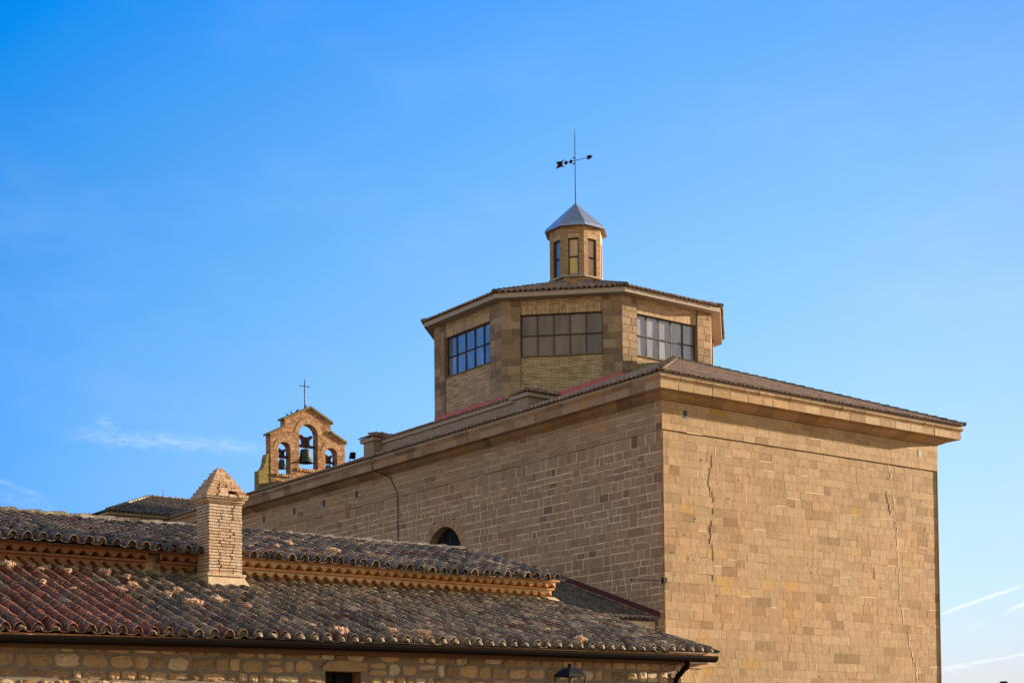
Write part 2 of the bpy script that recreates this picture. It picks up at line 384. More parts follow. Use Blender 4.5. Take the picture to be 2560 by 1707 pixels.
def ashlar(mb, P, s0, s1, z0, z1, rh, wr, gap=.012, mat=0, mort=1, skip=None, d0=0, tones=None, bev=.012, quoin=True, rough=1.0, mdepth=.022, joints=None):
    z = z0
    while z < z1 - .05:
        h = U(*rh)
        if z + h > z1 - rh[0] * .6: h = z1 - z
        zt = z + h
        iv = [(s0, s1)]
        if skip:
            for x0, x1 in skip(z, zt):
                nv = []
                for a, b in iv:
                    if x1 <= a or x0 >= b: nv.append((a, b)); continue
                    if x0 > a: nv.append((a, x0))
                    if x1 < b: nv.append((x1, b))
                iv = nv
        rowtone = U(-.08, .08)
        for a, b in iv:
            mb.quad(P(a, d0 - mdepth, z), P(b, d0 - mdepth, z), P(b, d0 - mdepth, zt), P(a, d0 - mdepth, zt), mort)
            s = a; first = True
            while s < b - .02:
                w = U(*wr) * (h / ((rh[0] + rh[1]) / 2)) ** .4; gx0, gx1, gy0_, gy1_ = [gap / 2 * random.choice((.12, .3, .7, 1.0, 1.25)) if gap > .02 else gap / 2 for _ in range(4)]
                if R() < .12: w *= 1.5
                if first: w *= U(.5, 1.1); first = False
                if s + w > b - wr[0] * .55: w = b - s
                e = s + w; g = gap / 2
                tone = min(1, max(0, (tones() if tones else U(.3, .75)) + rowtone))
                dj = d0 + U(-.004, .005) * rough
                def J(k=.0035): return U(-k, k) * rough
                zz = [(s + gx0, z + gy0_), (e - gx1, z + gy0_), (e - gx1, zt - gy1_), (s + gx0, zt - gy1_)]
                zz = [(x + U(-.004, .004), y + U(-.004, .004)) for x, y in zz] if gap > .02 else [(x + J(.005), y + J(.005)) for x, y in zz]
                cx, cz = (s + e) / 2, (z + zt) / 2
                bk = [P(x, d0 - mdepth - .002, y) for x, y in zz]
                ed = [P(x, dj - bev * .6, y) for x, y in zz]
                fr = [P(x + (bev if x < cx else -bev), dj + J(.005), y + (bev if y < cz else -bev)) for x, y in zz]
                mb.add(bk + ed + fr, [(8, 9, 10, 11)] + [(i, (i + 1) % 4, 4 + (i + 1) % 4, 4 + i) for i in range(4)] + [(4 + i, 4 + (i + 1) % 4, 8 + (i + 1) % 4, 8 + i) for i in range(4)], mat, tone)
                if joints and R() < joints[0]:
                    jw = U(.005, .011); jm = joints[2]
                    if R() < .5: mb.add([P(x, dj + .004, y) for x, y in ((s - jw, z + U(0, .1) * h), (s + jw, z + .02), (s + jw * U(.3, 1), z + h * U(.5, 1)), (s - jw, z + h * .6))], [(0, 1, 2, 3)], jm, .5)
                    else: mb.add([P(x, dj + .004, y) for x, y in ((s + w * U(0, .3), z - jw), (s + w * U(.5, 1), z - jw * .6), (s + w * U(.4, .9), z + jw), (s + w * .2, z + jw * .8))], [(0, 1, 2, 3)], jm, .5)
                elif joints and R() < joints[1]:
                    jw = U(.008, .016)
                    if R() < .5: mb.add([P(x, dj + .004, y) for x, y in ((s - jw, z), (s + jw, z), (s + jw * U(.3, 1), zt), (s - jw, zt))], [(0, 1, 2, 3)], joints[3], .5)
                    else: mb.add([P(x, dj + .004, y) for x, y in ((s, z - jw), (e, z - jw * .6), (e, z + jw), (s, z + jw * .8))], [(0, 1, 2, 3)], joints[3], .5)
                s = e
        z = zt

def tiles(mb, surf, nrm, cols, courses, seg=6, ch=True, mat=0, r=.088, E=.33, hh=.075, th=.014, tint=None, clip=None, jit=1.0, chan_all=True, drop=None):
    """curved clay tiles. surf(c, t) -> point on the boarding for column coordinate c and distance t up the slope;
    cols: column coordinates; courses: number of rows; nrm: unit normal; along: unit vector across the rows"""
    N = Vector(nrm)
    for ci, c in enumerate(cols):
        cs = U(-.008, .008) * jit
        nxt = (cols[ci + 1] if ci + 1 < len(cols) else c + (cols[1] - cols[0])) if len(cols) > 1 else c + .23
        half = (nxt - c) / 2
        for j in range(courses):
            t0 = j * E; t1 = t0 + E + .07
            A = Vector(surf(c, t0 + E * .5))
            if clip and not clip(c, t0 + E * .5): continue
            tn = tint(c, j) if tint else U(0, .7)
            if tn is None: continue
            tone = R()
            e = (Vector(surf(c + .05, t0)) - Vector(surf(c - .05, t0))).normalized()
            hb0 = .040 + U(-.006, .01) * jit; hb1 = .018 + U(-.004, .004) * jit
            sh = cs + U(-.010, .010) * jit; sk = U(-.010, .010) * jit; lo = t0 - .01 + U(-.02, .015) * jit
            r0 = r * U(.96, 1.05); r1 = r0 * .83
            P0 = Vector(surf(c, lo)) + e * sh; P1 = Vector(surf(c, t1)) + e * (sh + sk)
            ring = lambda P, rr, hb, hs: [P + e * (rr * cos(pi * k / seg)) + N * (hb + hs * sin(pi * k / seg)) for k in range(seg + 1)]
            up_ = .020 + U(-.003, .007) * jit; bb = .004 + U(-.004, .006) * jit
            a = ring(P0, r0, bb, hh + up_ - bb); b = ring(P1, r1, -.004, hh)
            i0 = ring(P0, r0 - th, bb, hh + up_ - bb - th)
            Pin = P0.lerp(P1, .4); i1 = ring(Pin, r0 * .93 - th, bb - .01, hh + up_ * .5 - th)
            n = seg + 1
            mb.add(a + b, [(k, k + 1, n + k + 1, n + k) for k in range(seg)], mat, tone, tn, smooth=True)
            mb.add(a + i0 + i1, [(k, k + 1, n + k + 1, n + k) for k in range(seg)] + [(n + k, n + k + 1, 2 * n + k + 1, 2 * n + k) for k in range(seg)], mat, min(1, tone + .15), tn)
            if ch and (chan_all or j == 0):
                C0 = Vector(surf(c + half, lo - .03)) + e * U(-.006, .006); C1 = Vector(surf(c + half, t1))
                rc = half * .95
                cr = lambda P, rr, hb: [P + e * (rr * cos(pi * k / seg)) + N * (hb + .050 - .050 * sin(pi * k / seg)) for k in range(seg + 1)]
                q0 = cr(C0, rc * .86, .012); q1 = cr(C1, rc * 1.0, .0); q2 = [v - N * th for v in q0]
                mb.add(q0 + q1 + q2, [(k, k + 1, n + k + 1, n + k) for k in range(seg)] + [(k, k + 1, 2 * n + k + 1, 2 * n + k) for k in range(seg)], mat, R() * .25, ((tint(c + half, j) or .2) * (.25 if not tint or tint(c, j) < .8 else 1)) if tint else U(0, .3), smooth=False)

def ridge(mb, p0, p1, up=(0, 0, 1), L=.38, r=.12, h=.10, seg=6, mat=0, tint=lambda: U(0, .8), mortar=None, jit=1):
    p0, p1 = Vector(p0), Vector(p1); d = (p1 - p0); D = d.length; d.normalize(); up = Vector(up)
    e = d.cross(up).normalized(); N = e.cross(d).normalized()
    n = max(1, int(D / L)); L = D / n
    for i in range(n):
        a0 = p0 + d * (i * L - .04) + N * (.03 + U(0, .008) * jit); a1 = p0 + d * ((i + 1) * L) + N * U(0, .006) * jit
        rr = r * U(.95, 1.05)
        rg = lambda P, q, hs: [P + e * (q * cos(pi * k / seg)) + N * (hs * sin(pi * k / seg) - .03) for k in range(seg + 1)]
        A = rg(a0, rr, h + .03); B = rg(a1, rr * .85, h * .9 + .03); I = rg(a0, rr - .016, h + .012); I1 = rg(a0 + d * .06, rr - .02, h + .005)
        m = seg + 1; tn = tint(); to = R()
        mb.add(A + B, [(k, k + 1, m + k + 1, m + k) for k in range(seg)], mat, to, tn, smooth=True)
        mb.add(A + I + I1, [(k, k + 1, m + k + 1, m + k) for k in range(seg)] + [(m + k, m + k + 1, 2 * m + k + 1, 2 * m + k) for k in range(seg)], mat, to, tn)
        mb.add(I1, [tuple(range(m))], mat, to, tn)

def extrude_profile(mb, prof, frames, mat=0, tone=None, closed=False):
    """prof: (offset, z) points; frames: functions offset,z -> 3-d, one per station"""
    n = len(prof); vs = [f(o, z) for f in frames for o, z in prof]
    k = n if closed else n - 1
    mb.add(vs, [(i * n + j, i * n + (j + 1) % n, (i + 1) * n + (j + 1) % n, (i + 1) * n + j) for i in range(len(frames) - 1) for j in range(k)], mat, tone)

# ================================================================== ground
gm = MB(); gm.add([(-3000, -3000, 0), (3000, -3000, 0), (3000, 3000, 0), (-3000, 3000, 0)], [(0, 1, 2, 3)])
g = gm.build('ground', 'earth'); g['kind'] = 'structure'
g['label'] = 'dry earthen ground below the church and the tiled house'

# ================================================================== church
L, W = 14.55, 38.4
church = thing('church', 'large sandstone church with octagonal glazed drum, brick lantern and low tiled roofs', 'church', CH)
FR = Face((0, 0), (1, 0), (0, -1)); FL = Face((0, 0), (0, 1), (-1, 0))
FE = Face((L, 0), (0, 1), (1, 0))
ARCH_B, ARCH_Z, ARCH_R = 13.3, Z(7.95), 1.3
def arch_skip(r):
    def f(z0, z1):
        zm = (z0 + z1) / 2 - ARCH_Z
        if z1 < Z(5.2): return []
        if zm <= 0: return [(ARCH_B - r, ARCH_B + r)]
        if zm < r: w = sqrt(r * r - zm * zm); return [(ARCH_B - w, ARCH_B + w)]
        return []
    return f
def tR():
    x = R()
    return U(.86, .95) if x > .98 else (U(.1, .28) if x < .03 else U(.45, .8))
def tRight():
    x = R()
    if x > .975: return 1.0
    return U(.15, .38) if x < .09 else U(.45, .84)
w = MB()
ashlar(w, FR, 0, L, 0, Z(10.93), (.26, .36), (.34, .72), gap=.006, mat=0, mort=2, d0=-.04, tones=tRight, rough=.2, mdepth=.008, bev=.003, joints=(.20, .12, 4, 3))
ashlar(w, FR, 0, L, Z(10.95), Z(11.95), (.235, .27), (.45, .85), gap=.006, mat=0, mort=2, d0=0, tones=tRight, rough=.2, mdepth=.007, bev=.003, joints=(.16, .08, 4, 3))
w.quad(FR(0, -.05, Z(10.94)), FR(L, -.05, Z(10.94)), FR(L, 0, Z(10.95)), FR(0, 0, Z(10.95)), 0, .5)
# long cracks and old mortar repairs on the sunlit wall
def crack(mb, P, pts, wd, mat, d, jitter=.05):
    for (s0, z0), (s1, z1) in zip(pts[:-1], pts[1:]):
        n = max(1, int(abs(z1 - z0) / .19)); off = 0
        for k in range(n):
            a = k / n; b = (k + 1) / n; off = off * .35 + U(-jitter, jitter)
            sa = s0 + (s1 - s0) * (a + b) / 2 + off; za = z0 + (z1 - z0) * a; zb = z0 + (z1 - z0) * b
            if R() < .16: continue
            ww = wd * U(.5, 1.3)
            mb.prism([(sa - ww / 2, za), (sa + ww * U(-.2, .8), (za + zb) / 2), (sa - ww / 2 + U(-.02, .02), zb), (sa + ww / 2, zb), (sa + ww * U(.8, 1.4), (za + zb) / 2), (sa + ww / 2, za)],
                     lambda p: P(p[0], d, p[1]), lambda p: P(p[0], d - .02, p[1]), mat, .5)
crack(w, FR, [(2.33, Z(10.3)), (2.2, Z(9.4)), (2.39, Z(8.45)), (2.16, Z(7.6)), (2.39, Z(6.6)), (2.3, Z(5.9))], .018, 4, -.030, .07)
crack(w, FR, [(11.45, Z(9.9)), (11.66, Z(9.2)), (11.6, Z(8.8))], .03, 4, -.030)
crack(w, FR, [(10.7, Z(6.9)), (10.72, Z(6.5))], .03, 4, -.030, .01)
crack(w, FR, [(11.68, Z(11.5)), (11.62, Z(11.1)), (11.74, Z(10.4)), (11.72, Z(9.9)), (11.9, Z(9.7)), (12.03, Z(8.8)), (12.17, Z(7)), (12.1, Z(6)), (12.4, Z(4.8)), (13.0, Z(3.4)), (13.1, Z(2))], .045, 3, -.031, .06)
ashlar(w, FL, 0, W, 0, Z(10.93), (.22, .37), (.22, .62), gap=.046, mat=1, mort=5, d0=-.04, tones=tR, skip=arch_skip(ARCH_R + .3), rough=.35, mdepth=.007, bev=.004)
ashlar(w, FL, 0, W, Z(10.95), Z(11.95), (.235, .27), (.4, .8), gap=.026, mat=1, mort=5, d0=0, tones=tR, rough=.35, mdepth=.007, bev=.004)
w.quad(FL(0, -.05, Z(10.94)), FL(W, -.05, Z(10.94)), FL(W, 0, Z(10.95)), FL(0, 0, Z(10.95)), 0, .5)
ashlar(w, FE, 0, W, 0, Z(11.95), (.28, .36), (.5, .9), gap=.008, mat=0, mort=2, tones=tRight)
for k in range(90):   # chipped hollows, dark pock marks
    s_, z_ = U(.3, L - .3), U(Z(2), Z(10.8)); q = U(.012, .03)
    w.add([FR(s_ + q * cos(x) * U(.7, 1.3), -.0335, z_ + q * 1.2 * sin(x) * U(.7, 1.3)) for x in (0, 1.05, 2.1, 3.14, 4.2, 5.2)], [tuple(range(6))], 4, .5)
w.build('wall', ['sandstone', 'sandstone_side', 'mortar_tan', 'repair_mortar', 'crack', 'mortar_light'], church)

# voussoirs and arched window
v = MB(); n = 15
def LA(r, th, d): return FL(ARCH_B + r * cos(th), d, ARCH_Z + r * sin(th))
for k in range(n):
    a0, a1 = pi * k / n + .006, pi * (k + 1) / n - .006; rr = ARCH_R + U(.3, .4)
    v.add([LA(ARCH_R, a0, -.03), LA(ARCH_R, a1, -.03), LA(rr, a1, -.034), LA(rr, a0, -.034), LA(ARCH_R, a0, -.5), LA(ARCH_R, a1, -.5), LA(rr, a1, -.2), LA(rr, a0, -.2)],
          [(0, 1, 2, 3), (0, 1, 5, 4), (2, 3, 7, 6), (0, 3, 7, 4), (1, 2, 6, 5)], 0, U(.35, 1))
for sgn in (-1, 1):
    z = Z(5.2)
    while z < ARCH_Z - .01:
        h = min(U(.26, .36), ARCH_Z - z); x0 = ARCH_B + sgn * ARCH_R; x1 = ARCH_B + sgn * (ARCH_R + .34)
        v.add([FL(x0, -.03, z + .006), FL(x1, -.03, z + .006), FL(x1, -.03, z + h - .006), FL(x0, -.03, z + h - .006), FL(x0, -.5, z + .006), FL(x0, -.5, z + h - .006)], [(0, 1, 2, 3), (0, 3, 5, 4)], 0, U(.3, .9)); z += h
v.build('arch_surround', ['sandstone_side'], church)
aw = MB(); pts = [(ARCH_B - ARCH_R, Z(5.2)), (ARCH_B + ARCH_R, Z(5.2))] + [(ARCH_B + ARCH_R * cos(pi * k / 24), ARCH_Z + ARCH_R * sin(pi * k / 24)) for k in range(25)]
aw.add([FL(x, -.42, y) for x, y in pts], [tuple(range(len(pts)))], 0, .3)
awo = aw.build('arched_window', ['glass_dark'], church)
fb = MB()
for x in (-.62, 0, .62):
    zt = ARCH_Z + sqrt(ARCH_R ** 2 - x * x); fb.prism([(ARCH_B + x - .018, Z(5.2)), (ARCH_B + x + .018, Z(5.2)), (ARCH_B + x + .018, zt), (ARCH_B + x - .018, zt)], lambda p: FL(p[0], -.38, p[1]), lambda p: FL(p[0], -.41, p[1]), 0)
for x, q in ((-.9, -.55), (-.4, -.2), (.35, .12), (.75, .5)):
    fb.tube([FL(ARCH_B + x, -.36, Z(8.1)), FL(ARCH_B + q, -.36, Z(8.75))], .012, 5)
fb.build('window_bar', ['window_steel'], awo)

# small vents
def vent(P, s, z, mat, wd=.085, ht=.13):
    m = MB(); m.box(0, 0, 0, 0, 0, 0) if False else None
    m.prism([(s - wd, z - ht), (s + wd, z - ht), (s + wd, z + ht), (s - wd, z + ht)], lambda p: P(p[0], .006, p[1]), lambda p: P(p[0], -.05, p[1]), 0, .5)
    for k in range(5):
        zz = z - ht + .03 + k * .05
        m.prism([(s - wd + .01, zz), (s + wd - .01, zz), (s + wd - .01, zz + .025), (s - wd + .01, zz + .025)], lambda p: P(p[0], .016, p[1]), lambda p: P(p[0], .004, p[1]), 0, .5)
    return m.build('vent', [mat], church)
for b_ in (28.86, 25.8, 23.0, 20.1): vent(FL, b_, Z(11.52), 'vent_metal', .1, .15)
vent(FR, 1.07, Z(11.56), 'vent_metal'); vent(FR, 13.47, Z(11.54), 'vent_grey')

# cornice round the two visible sides and the east side
def ring_frames(x1, y1, seg=1):
    # goes: far end of left side -> near corner -> right corner -> far end
    return [lambda o, z: (-o, W, z), lambda o, z: (-o, -o, z), lambda o, z: (L + o, -o, z), lambda o, z: (L + o, W, z)]
prof = [(0.0, Z(11.93)), (0.0, Z(11.965)), (.045, Z(11.968)), (.05, Z(11.995)), (.10, Z(12.005)), (.17, Z(12.03)), (.25, Z(12.07)), (.31, Z(12.115)), (.335, Z(12.13)), (.36, Z(12.135)), (.365, Z(12.160)), (.632, Z(12.1655))]
prof2 = [(.632, Z(12.44)), (.650, Z(12.445)), (.662, Z(12.48)), (.705, Z(12.52)), (.735, Z(12.56)), (.735, Z(12.60)), (.672, Z(12.605)), (.672, Z(12.70)), (.0, Z(12.70))]
cm = MB(); fr = ring_frames(0, 0)
def seg_extr(mb, pr, f0, f1, length, mat, wr=(.5, .95)):
    wr = (.5, .95); n = max(1, int(length / ((wr[0] + wr[1]) / 2))); cuts = [0] + sorted(min(.98, max(.02, (k + U(-.25, .25)) / n)) for k in range(1, n)) + [1]
    for a, b in zip(cuts[:-1], cuts[1:]):
        g_ = .009 / length; j = U(-.006, .006); tt = min(1, max(0, random.gauss(.6, .22)))
        def mk(t): return lambda o, z: tuple(np.array(f0(o + j, z)) * (1 - t) + np.array(f1(o + j, z)) * t)
        extrude_profile(mb, pr, [mk(a + g_), mk(b - g_)], mat, tt)
def cornice_block(pr, side, mat):
    f0, f1 = fr[side], fr[side + 1]
    seg_extr(cm, pr, f0, f1, W if side != 1 else L, mat)
for sd_, mt in ((0, 1), (1, 0), (2, 0)):
    cornice_block(prof[1:], sd_, mt)
    cornice_block([(.636, Z(12.166)), (.641, Z(12.172)), (.641, Z(12.436)), (.630, Z(12.442))], sd_, mt)
    cornice_block(prof2[1:6] + [(.672, Z(12.6))], sd_, mt)
    extrude_profile(cm, [(.66, Z(12.60)), (.672, Z(12.605)), (.672, Z(12.70)), (.0, Z(12.705))], [fr[sd_], fr[sd_ + 1]], 2)
    extrude_profile(cm, [(o_ - .012, z_ + .012) for o_, z_ in prof[1:]] + [(.625, Z(12.18)), (.625, Z(12.6))], [fr[sd_], fr[sd_ + 1]], 2)
cm.build('cornice', ['sandstone', 'sandstone_side', 'concrete'], church)

# roofs
SL = .396; OV = .76; ZE = Z(12.70)
def roof_tint(c, j): return min(1, max(0, random.gauss(.5, .22)))
rt = MB(); cosS = 1 / sqrt(1 + SL * SL)
nR = Vector((0, -SL, 1)).normalized(); nL = Vector((-SL, 0, 1)).normalized()
cols = [-OV + .12 + .232 * k for k in range(int((L + 2 * OV) / .232))]
tiles(rt, lambda c, t: (c, -OV + t * cosS, ZE + t * cosS * SL), nR, cols, 26, seg=6, r=.068, hh=.058, tint=roof_tint,
      clip=lambda c, t: -OV + t * cosS < min(c, L - c) + .04 and t * cosS < 8.0, jit=.6, chan_all=False)
colsL = [-OV + .12 + .232 * k for k in range(int((W + OV) / .232))]
def surfL(c, t):
    k = SL if c < 20.2 else .345
    return (-OV + t * cosS, c, ZE + t * cosS * k)
tiles(rt, surfL, nL, colsL, 26, seg=6, r=.074, hh=.08, tint=roof_tint,
      clip=lambda c, t: -OV + t * cosS < min(c, 7.27) + .04 and (c < 7.2 or -OV + t * cosS < 1.0 or c > 20.2), jit=.6, chan_all=False)
# boarding under the tiles
apx = (L / 2, L / 2, ZE + (L / 2 + OV) * SL)
rt.add([(-OV, -OV, ZE), (L + OV, -OV, ZE), apx], [(0, 1, 2)], 1, .2, .2)
rt.add([(-OV, -OV, ZE), apx, (L / 2, 20.2, apx[2]), (-OV, 20.2, ZE)], [(0, 1, 2, 3)], 1, .2, .2)
rt.add([(-OV, 20.2, ZE), (L / 2, 20.2, ZE + 8.03 * .345), (L / 2, W, ZE + 8.03 * .345), (-OV, W, ZE)], [(0, 1, 2, 3)], 1, .2, .2)
rt.add([(L + OV, -OV, ZE), apx, (L / 2, 20.2, ZE + 8.03 * .345), (L / 2, W, ZE + 8.03 * .345), (L + OV, W, ZE)], [(0, 1, 2), (0, 2, 3, 4)], 0, .2, .2)
rto = rt.build('roof', ['church_tile', 'tile_gap_shade'], church)
rc = MB()
ridge(rc, (-OV, -OV, ZE + .06), (apx[0], apx[1], apx[2] + .05), r=.13, h=.09, tint=lambda: U(.3, .8), jit=.5)
ridge(rc, (L + OV, -OV, ZE + .05), (apx[0], apx[1], apx[2] + .04), r=.12, h=.08, tint=lambda: U(0, .3), jit=.5)
rc.build('hip_cap', ['ridge_tile'], rto)

# low step wall, two roof boxes with their own tiled roofs
st = MB(); A0 = .8
st.box(A0, 1.6, 9.0, 19.9, Z(13.2), Z(13.70), 0)
st.box(A0 - .09, 1.6, 8.9, 19.95, Z(13.70), Z(13.83), 1)
tiles(st, lambda c, t: (A0 - .14 + t, c, Z(13.85) + t * .33), (-.31, 0, .95), [9.0 + .232 * k for k in range(47)], 2, seg=5, mat=2, r=.09, hh=.07, tint=lambda c, j: U(.1, .6), jit=.6)
st.box(A0 - .1, 1.45, 8.9, 19.95, Z(13.831), Z(13.87), 1)
st.build('step_wall', ['plaster', 'concrete', 'church_tile'], church)
def roof_box(b0, b1, zt, a0=.35, a1=1.75):
    m = MB()
    m.box(a0, a1, b0, b1, Z(13.0), Z(zt), 0, .5)
    m.box(a0 - .12, a1 + .12, b0 - .12, b1 + .12, Z(zt), Z(zt + .15), 1, .5)
    bo = m.build('roof_box', ['plaster', 'concrete'], church)
    q = MB(); h = (b1 - b0) / 2 + .2; sl = .36; z0 = Z(zt + .16)
    am, bm = (a0 + a1) / 2, (b0 + b1) / 2
    q.add([(a0 - .16, b0 - .16, z0), (a1 + .16, b0 - .16, z0), (a1 + .16, b1 + .16, z0), (a0 - .16, b1 + .16, z0), (a0 - .16 + h, bm, z0 + h * sl), (a1 + .16 - h, bm, z0 + h * sl)],
          [(0, 1, 5, 4), (1, 2, 5), (2, 3, 4, 5), (3, 0, 4)], 0, .2, .2)
    tiles(q, lambda c, t: (c, b0 - .2 + t, z0 + t * sl), (0, -.34, .94), [a0 - .1 + .2 * k for k in range(int((a1 - a0 + .3) / .2))], 2, seg=5, r=.08, hh=.065, clip=lambda c, t: t - .2 < min(c - a0 + .25, a1 - c + .25) and t < h, tint=lambda c, j: U(.1, .6))
    tiles(q, lambda c, t: (a0 - .2 + t, c, z0 + t * sl), (-.34, 0, .94), [b0 - .1 + .2 * k for k in range(int((b1 - b0 + .3) / .2))], 2, seg=5, r=.08, hh=.065, clip=lambda c, t: t - .2 < min(c - b0 + .25, b1 - c + .25) and t < h, tint=lambda c, j: U(.1, .6))
    ridge(q, (a0 - .18, b0 - .18, z0 + .05), (a0 - .16 + h, bm, z0 + h * sl + .04), L=.3, r=.1, h=.08)
    ridge(q, (a0 - .18 + h, bm, z0 + h * sl + .03), (a1 + .16, bm, z0 + h * sl + .03), L=.3, r=.1, h=.08)
    q.build('tiled_cover', ['church_tile'], bo)
roof_box(7.95, 8.85, 13.62); roof_box(19.2, 20.05, 13.80)

# octagonal drum
DA, DB, DR_ = 7.275, 13.506, 5.876
def octa(r, k, ca=DA, cb=DB):
    Rr = r / cos(pi / 8); an = radians(157.5 + 45 * k); return ca + Rr * cos(an), cb + Rr * sin(an)
def ofacet(r, k, ca=DA, cb=DB):
    a, b = octa(r, k, ca, cb); th = radians(180 + 45 * k)
    return Face((a, b), (-sin(th), cos(th)), (cos(th), sin(th))), 2 * r * tan(pi / 8)
dz0, dz1 = Z(13.4), Z(18.24)
wz0, wz1 = Z(15.93), Z(17.62)
dr = MB()
for k in range(8):
    P, sd_ = ofacet(DR_, k); pw = .78
    z_lo = dz0
    ashlar(dr, P, 0, pw, z_lo, dz1, (.27, .33), (.34, .6), gap=.014, mat=0, mort=1, tones=lambda: U(.1, .95), rough=.7)
    ashlar(dr, P, sd_ - pw, sd_, z_lo, dz1, (.27, .33), (.34, .6), gap=.014, mat=0, mort=1, tones=lambda: U(.1, .95), rough=.7)
    bx = pw; ex = sd_ - pw
    def Q(z0, z1, d, mat): dr.quad(P(bx, d, z0), P(ex, d, z0), P(ex, d, z1), P(bx, d, z1), mat, .5)
    Q(z_lo, Z(15.87), -.06, 2); Q(Z(17.95), dz1, -.06, 2); Q(wz1, Z(17.95), -.06, 3)
    for x in (bx, ex): dr.quad(P(x, 0, z_lo), P(x, -.3, z_lo), P(x, -.3, dz1), P(x, 0, dz1), 0, .3)
    dr.quad(P(bx, -.06, wz1), P(ex, -.06, wz1), P(ex, -.3, wz1), P(bx, -.3, wz1), 3, .5)
drum = dr.build('drum', ['pier_stone', 'mortar_light', 'buff_brick', 'buff_soldier'], church)
sl_ = MB()
for k in range(8):
    P, sd_ = ofacet(DR_, k)
    sl_.prism([(.785, Z(15.872)), (sd_ - .785, Z(15.872)), (sd_ - .785, wz0), (.785, wz0)], lambda p: P(p[0], -.02, p[1]), lambda p: P(p[0], -.3, p[1]), 0)
sl_.build('sill', ['moss_sill'], drum)
pk = MB()
for k in (0, 1, 2, 7):
    P, sd_ = ofacet(DR_ + .012, k)
    za_, zb_ = {0: (14.34, 14.34), 1: (13.80, 15.12), 2: (15.1, 15.2), 7: (14.2, 14.2)}[k]
    pk.prism([(0, Z(13.6)), (sd_, Z(13.6)), (sd_, Z(zb_)), (0, Z(za_))], lambda p: P(p[0], 0, p[1]), lambda p: P(p[0], -.1, p[1]), 0)
pk.build('roof_membrane', ['pink_membrane'], church)
def steel_window(P, x0, x1, z0, z1, nx, nz, gl, par, d=-.22, bar=.035, glf=None):
    g_ = MB(); fx = (x1 - x0) / nx; fz = (z1 - z0) / nz
    for i in range(nx):
        for j in range(nz):
            a, b, c, e = x0 + i * fx, x0 + (i + 1) * fx, z0 + j * fz, z0 + (j + 1) * fz
            tl = U(-.004, .004); tv = U(-.006, .006)
            g_.add([P(a, d + tl + tv, c), P(b, d - tl + tv, c), P(b, d - tl - tv, e), P(a, d + tl - tv, e)], [(0, 1, 2, 3)], glf(i, j) if glf else 0, R())
    go = g_.build('window', gl, par)
    m = MB()
    for i in range(nx + 1):
        x = x0 + i * fx; q = bar * (.5 if 0 < i < nx else .8)
        m.prism([(x - q, z0), (x + q, z0), (x + q, z1), (x - q, z1)], lambda p: P(p[0], d + .05, p[1]), lambda p: P(p[0], d + .012, p[1]), 0)
    for j in range(nz + 1):
        z = z0 + j * fz; q = bar * (.5 if 0 < j < nz else .8)
        m.prism([(x0, z - q), (x1, z - q), (x1, z + q), (x0, z + q)], lambda p: P(p[0], d + .056, p[1]), lambda p: P(p[0], d + .014, p[1]), 0)
    m.build('window_frame', ['window_steel'], go)
    return go
for k, gl in ((0, 'glass_sky_tint'), (1, 'glass_grey'), (2, 'glass_pale'), (3, 'glass_pale'), (4, 'glass_grey'), (5, 'glass_grey'), (6, 'glass_grey'), (7, 'glass_sky_tint')):
    P, sd_ = ofacet(DR_, k); steel_window(P, .79, sd_ - .79, wz0, wz1, 5, 2, [gl], church)
# drum eaves and roof
ev = MB(); ro = DR_ + .40
outer = [octa(ro, k) for k in range(8)]; inner = [octa(DR_ - .3, k) for k in range(8)]
for k in range(8):
    a, b = outer[k], outer[(k + 1) % 8]; c, d = inner[(k + 1) % 8], inner[k]
    ev.quad((*a, Z(18.225)), (*b, Z(18.225)), (*c, Z(18.235)), (*d, Z(18.235)), 0, .5)
    ev.quad((*a, Z(18.225)), (*b, Z(18.225)), (*b, Z(18.42)), (*a, Z(18.42)), 0, .5)
ev.build('eaves_board', ['concrete'], church)
dt = MB(); re_, ze_, sl8 = DR_ + .46, Z(18.43), .345
for k in range(8):
    P, sd_ = ofacet(re_, k); th = radians(180 + 45 * k); nn = Vector((cos(th) * sl8, sin(th) * sl8, 1)).normalized()
    i0, i1 = octa(1.0, k), octa(1.0, k + 1)
    zi = ze_ + (re_ - 1.0) * sl8
    dt.quad(P(0, 0, ze_), P(sd_, 0, ze_), (*i1, zi), (*i0, zi), 1, .2, .2)
    cc = 1 / sqrt(1 + sl8 ** 2)
    tiles(dt, lambda c, t: P(c, -t * cc, ze_ + t * cc * sl8), nn, [.12 + .232 * q for q in range(int(sd_ / .232))], 16, seg=6, r=.074, hh=.08, tint=roof_tint,
          clip=lambda c, t: t * cc * tan(pi / 8) < min(c, sd_ - c) + .05 and t * cc < re_ - 1.0, jit=.6, chan_all=False)
for k in range(8):
    a = octa(re_, k); i0 = octa(1.0, k); ridge(dt, (*a, ze_ + .05), (*i0, ze_ + (re_ - 1) * sl8 + .05), r=.12, h=.08, jit=.5, mat=2)
dto = dt.build('drum_roof', ['church_tile', 'tile_gap_shade', 'ridge_tile'], church)

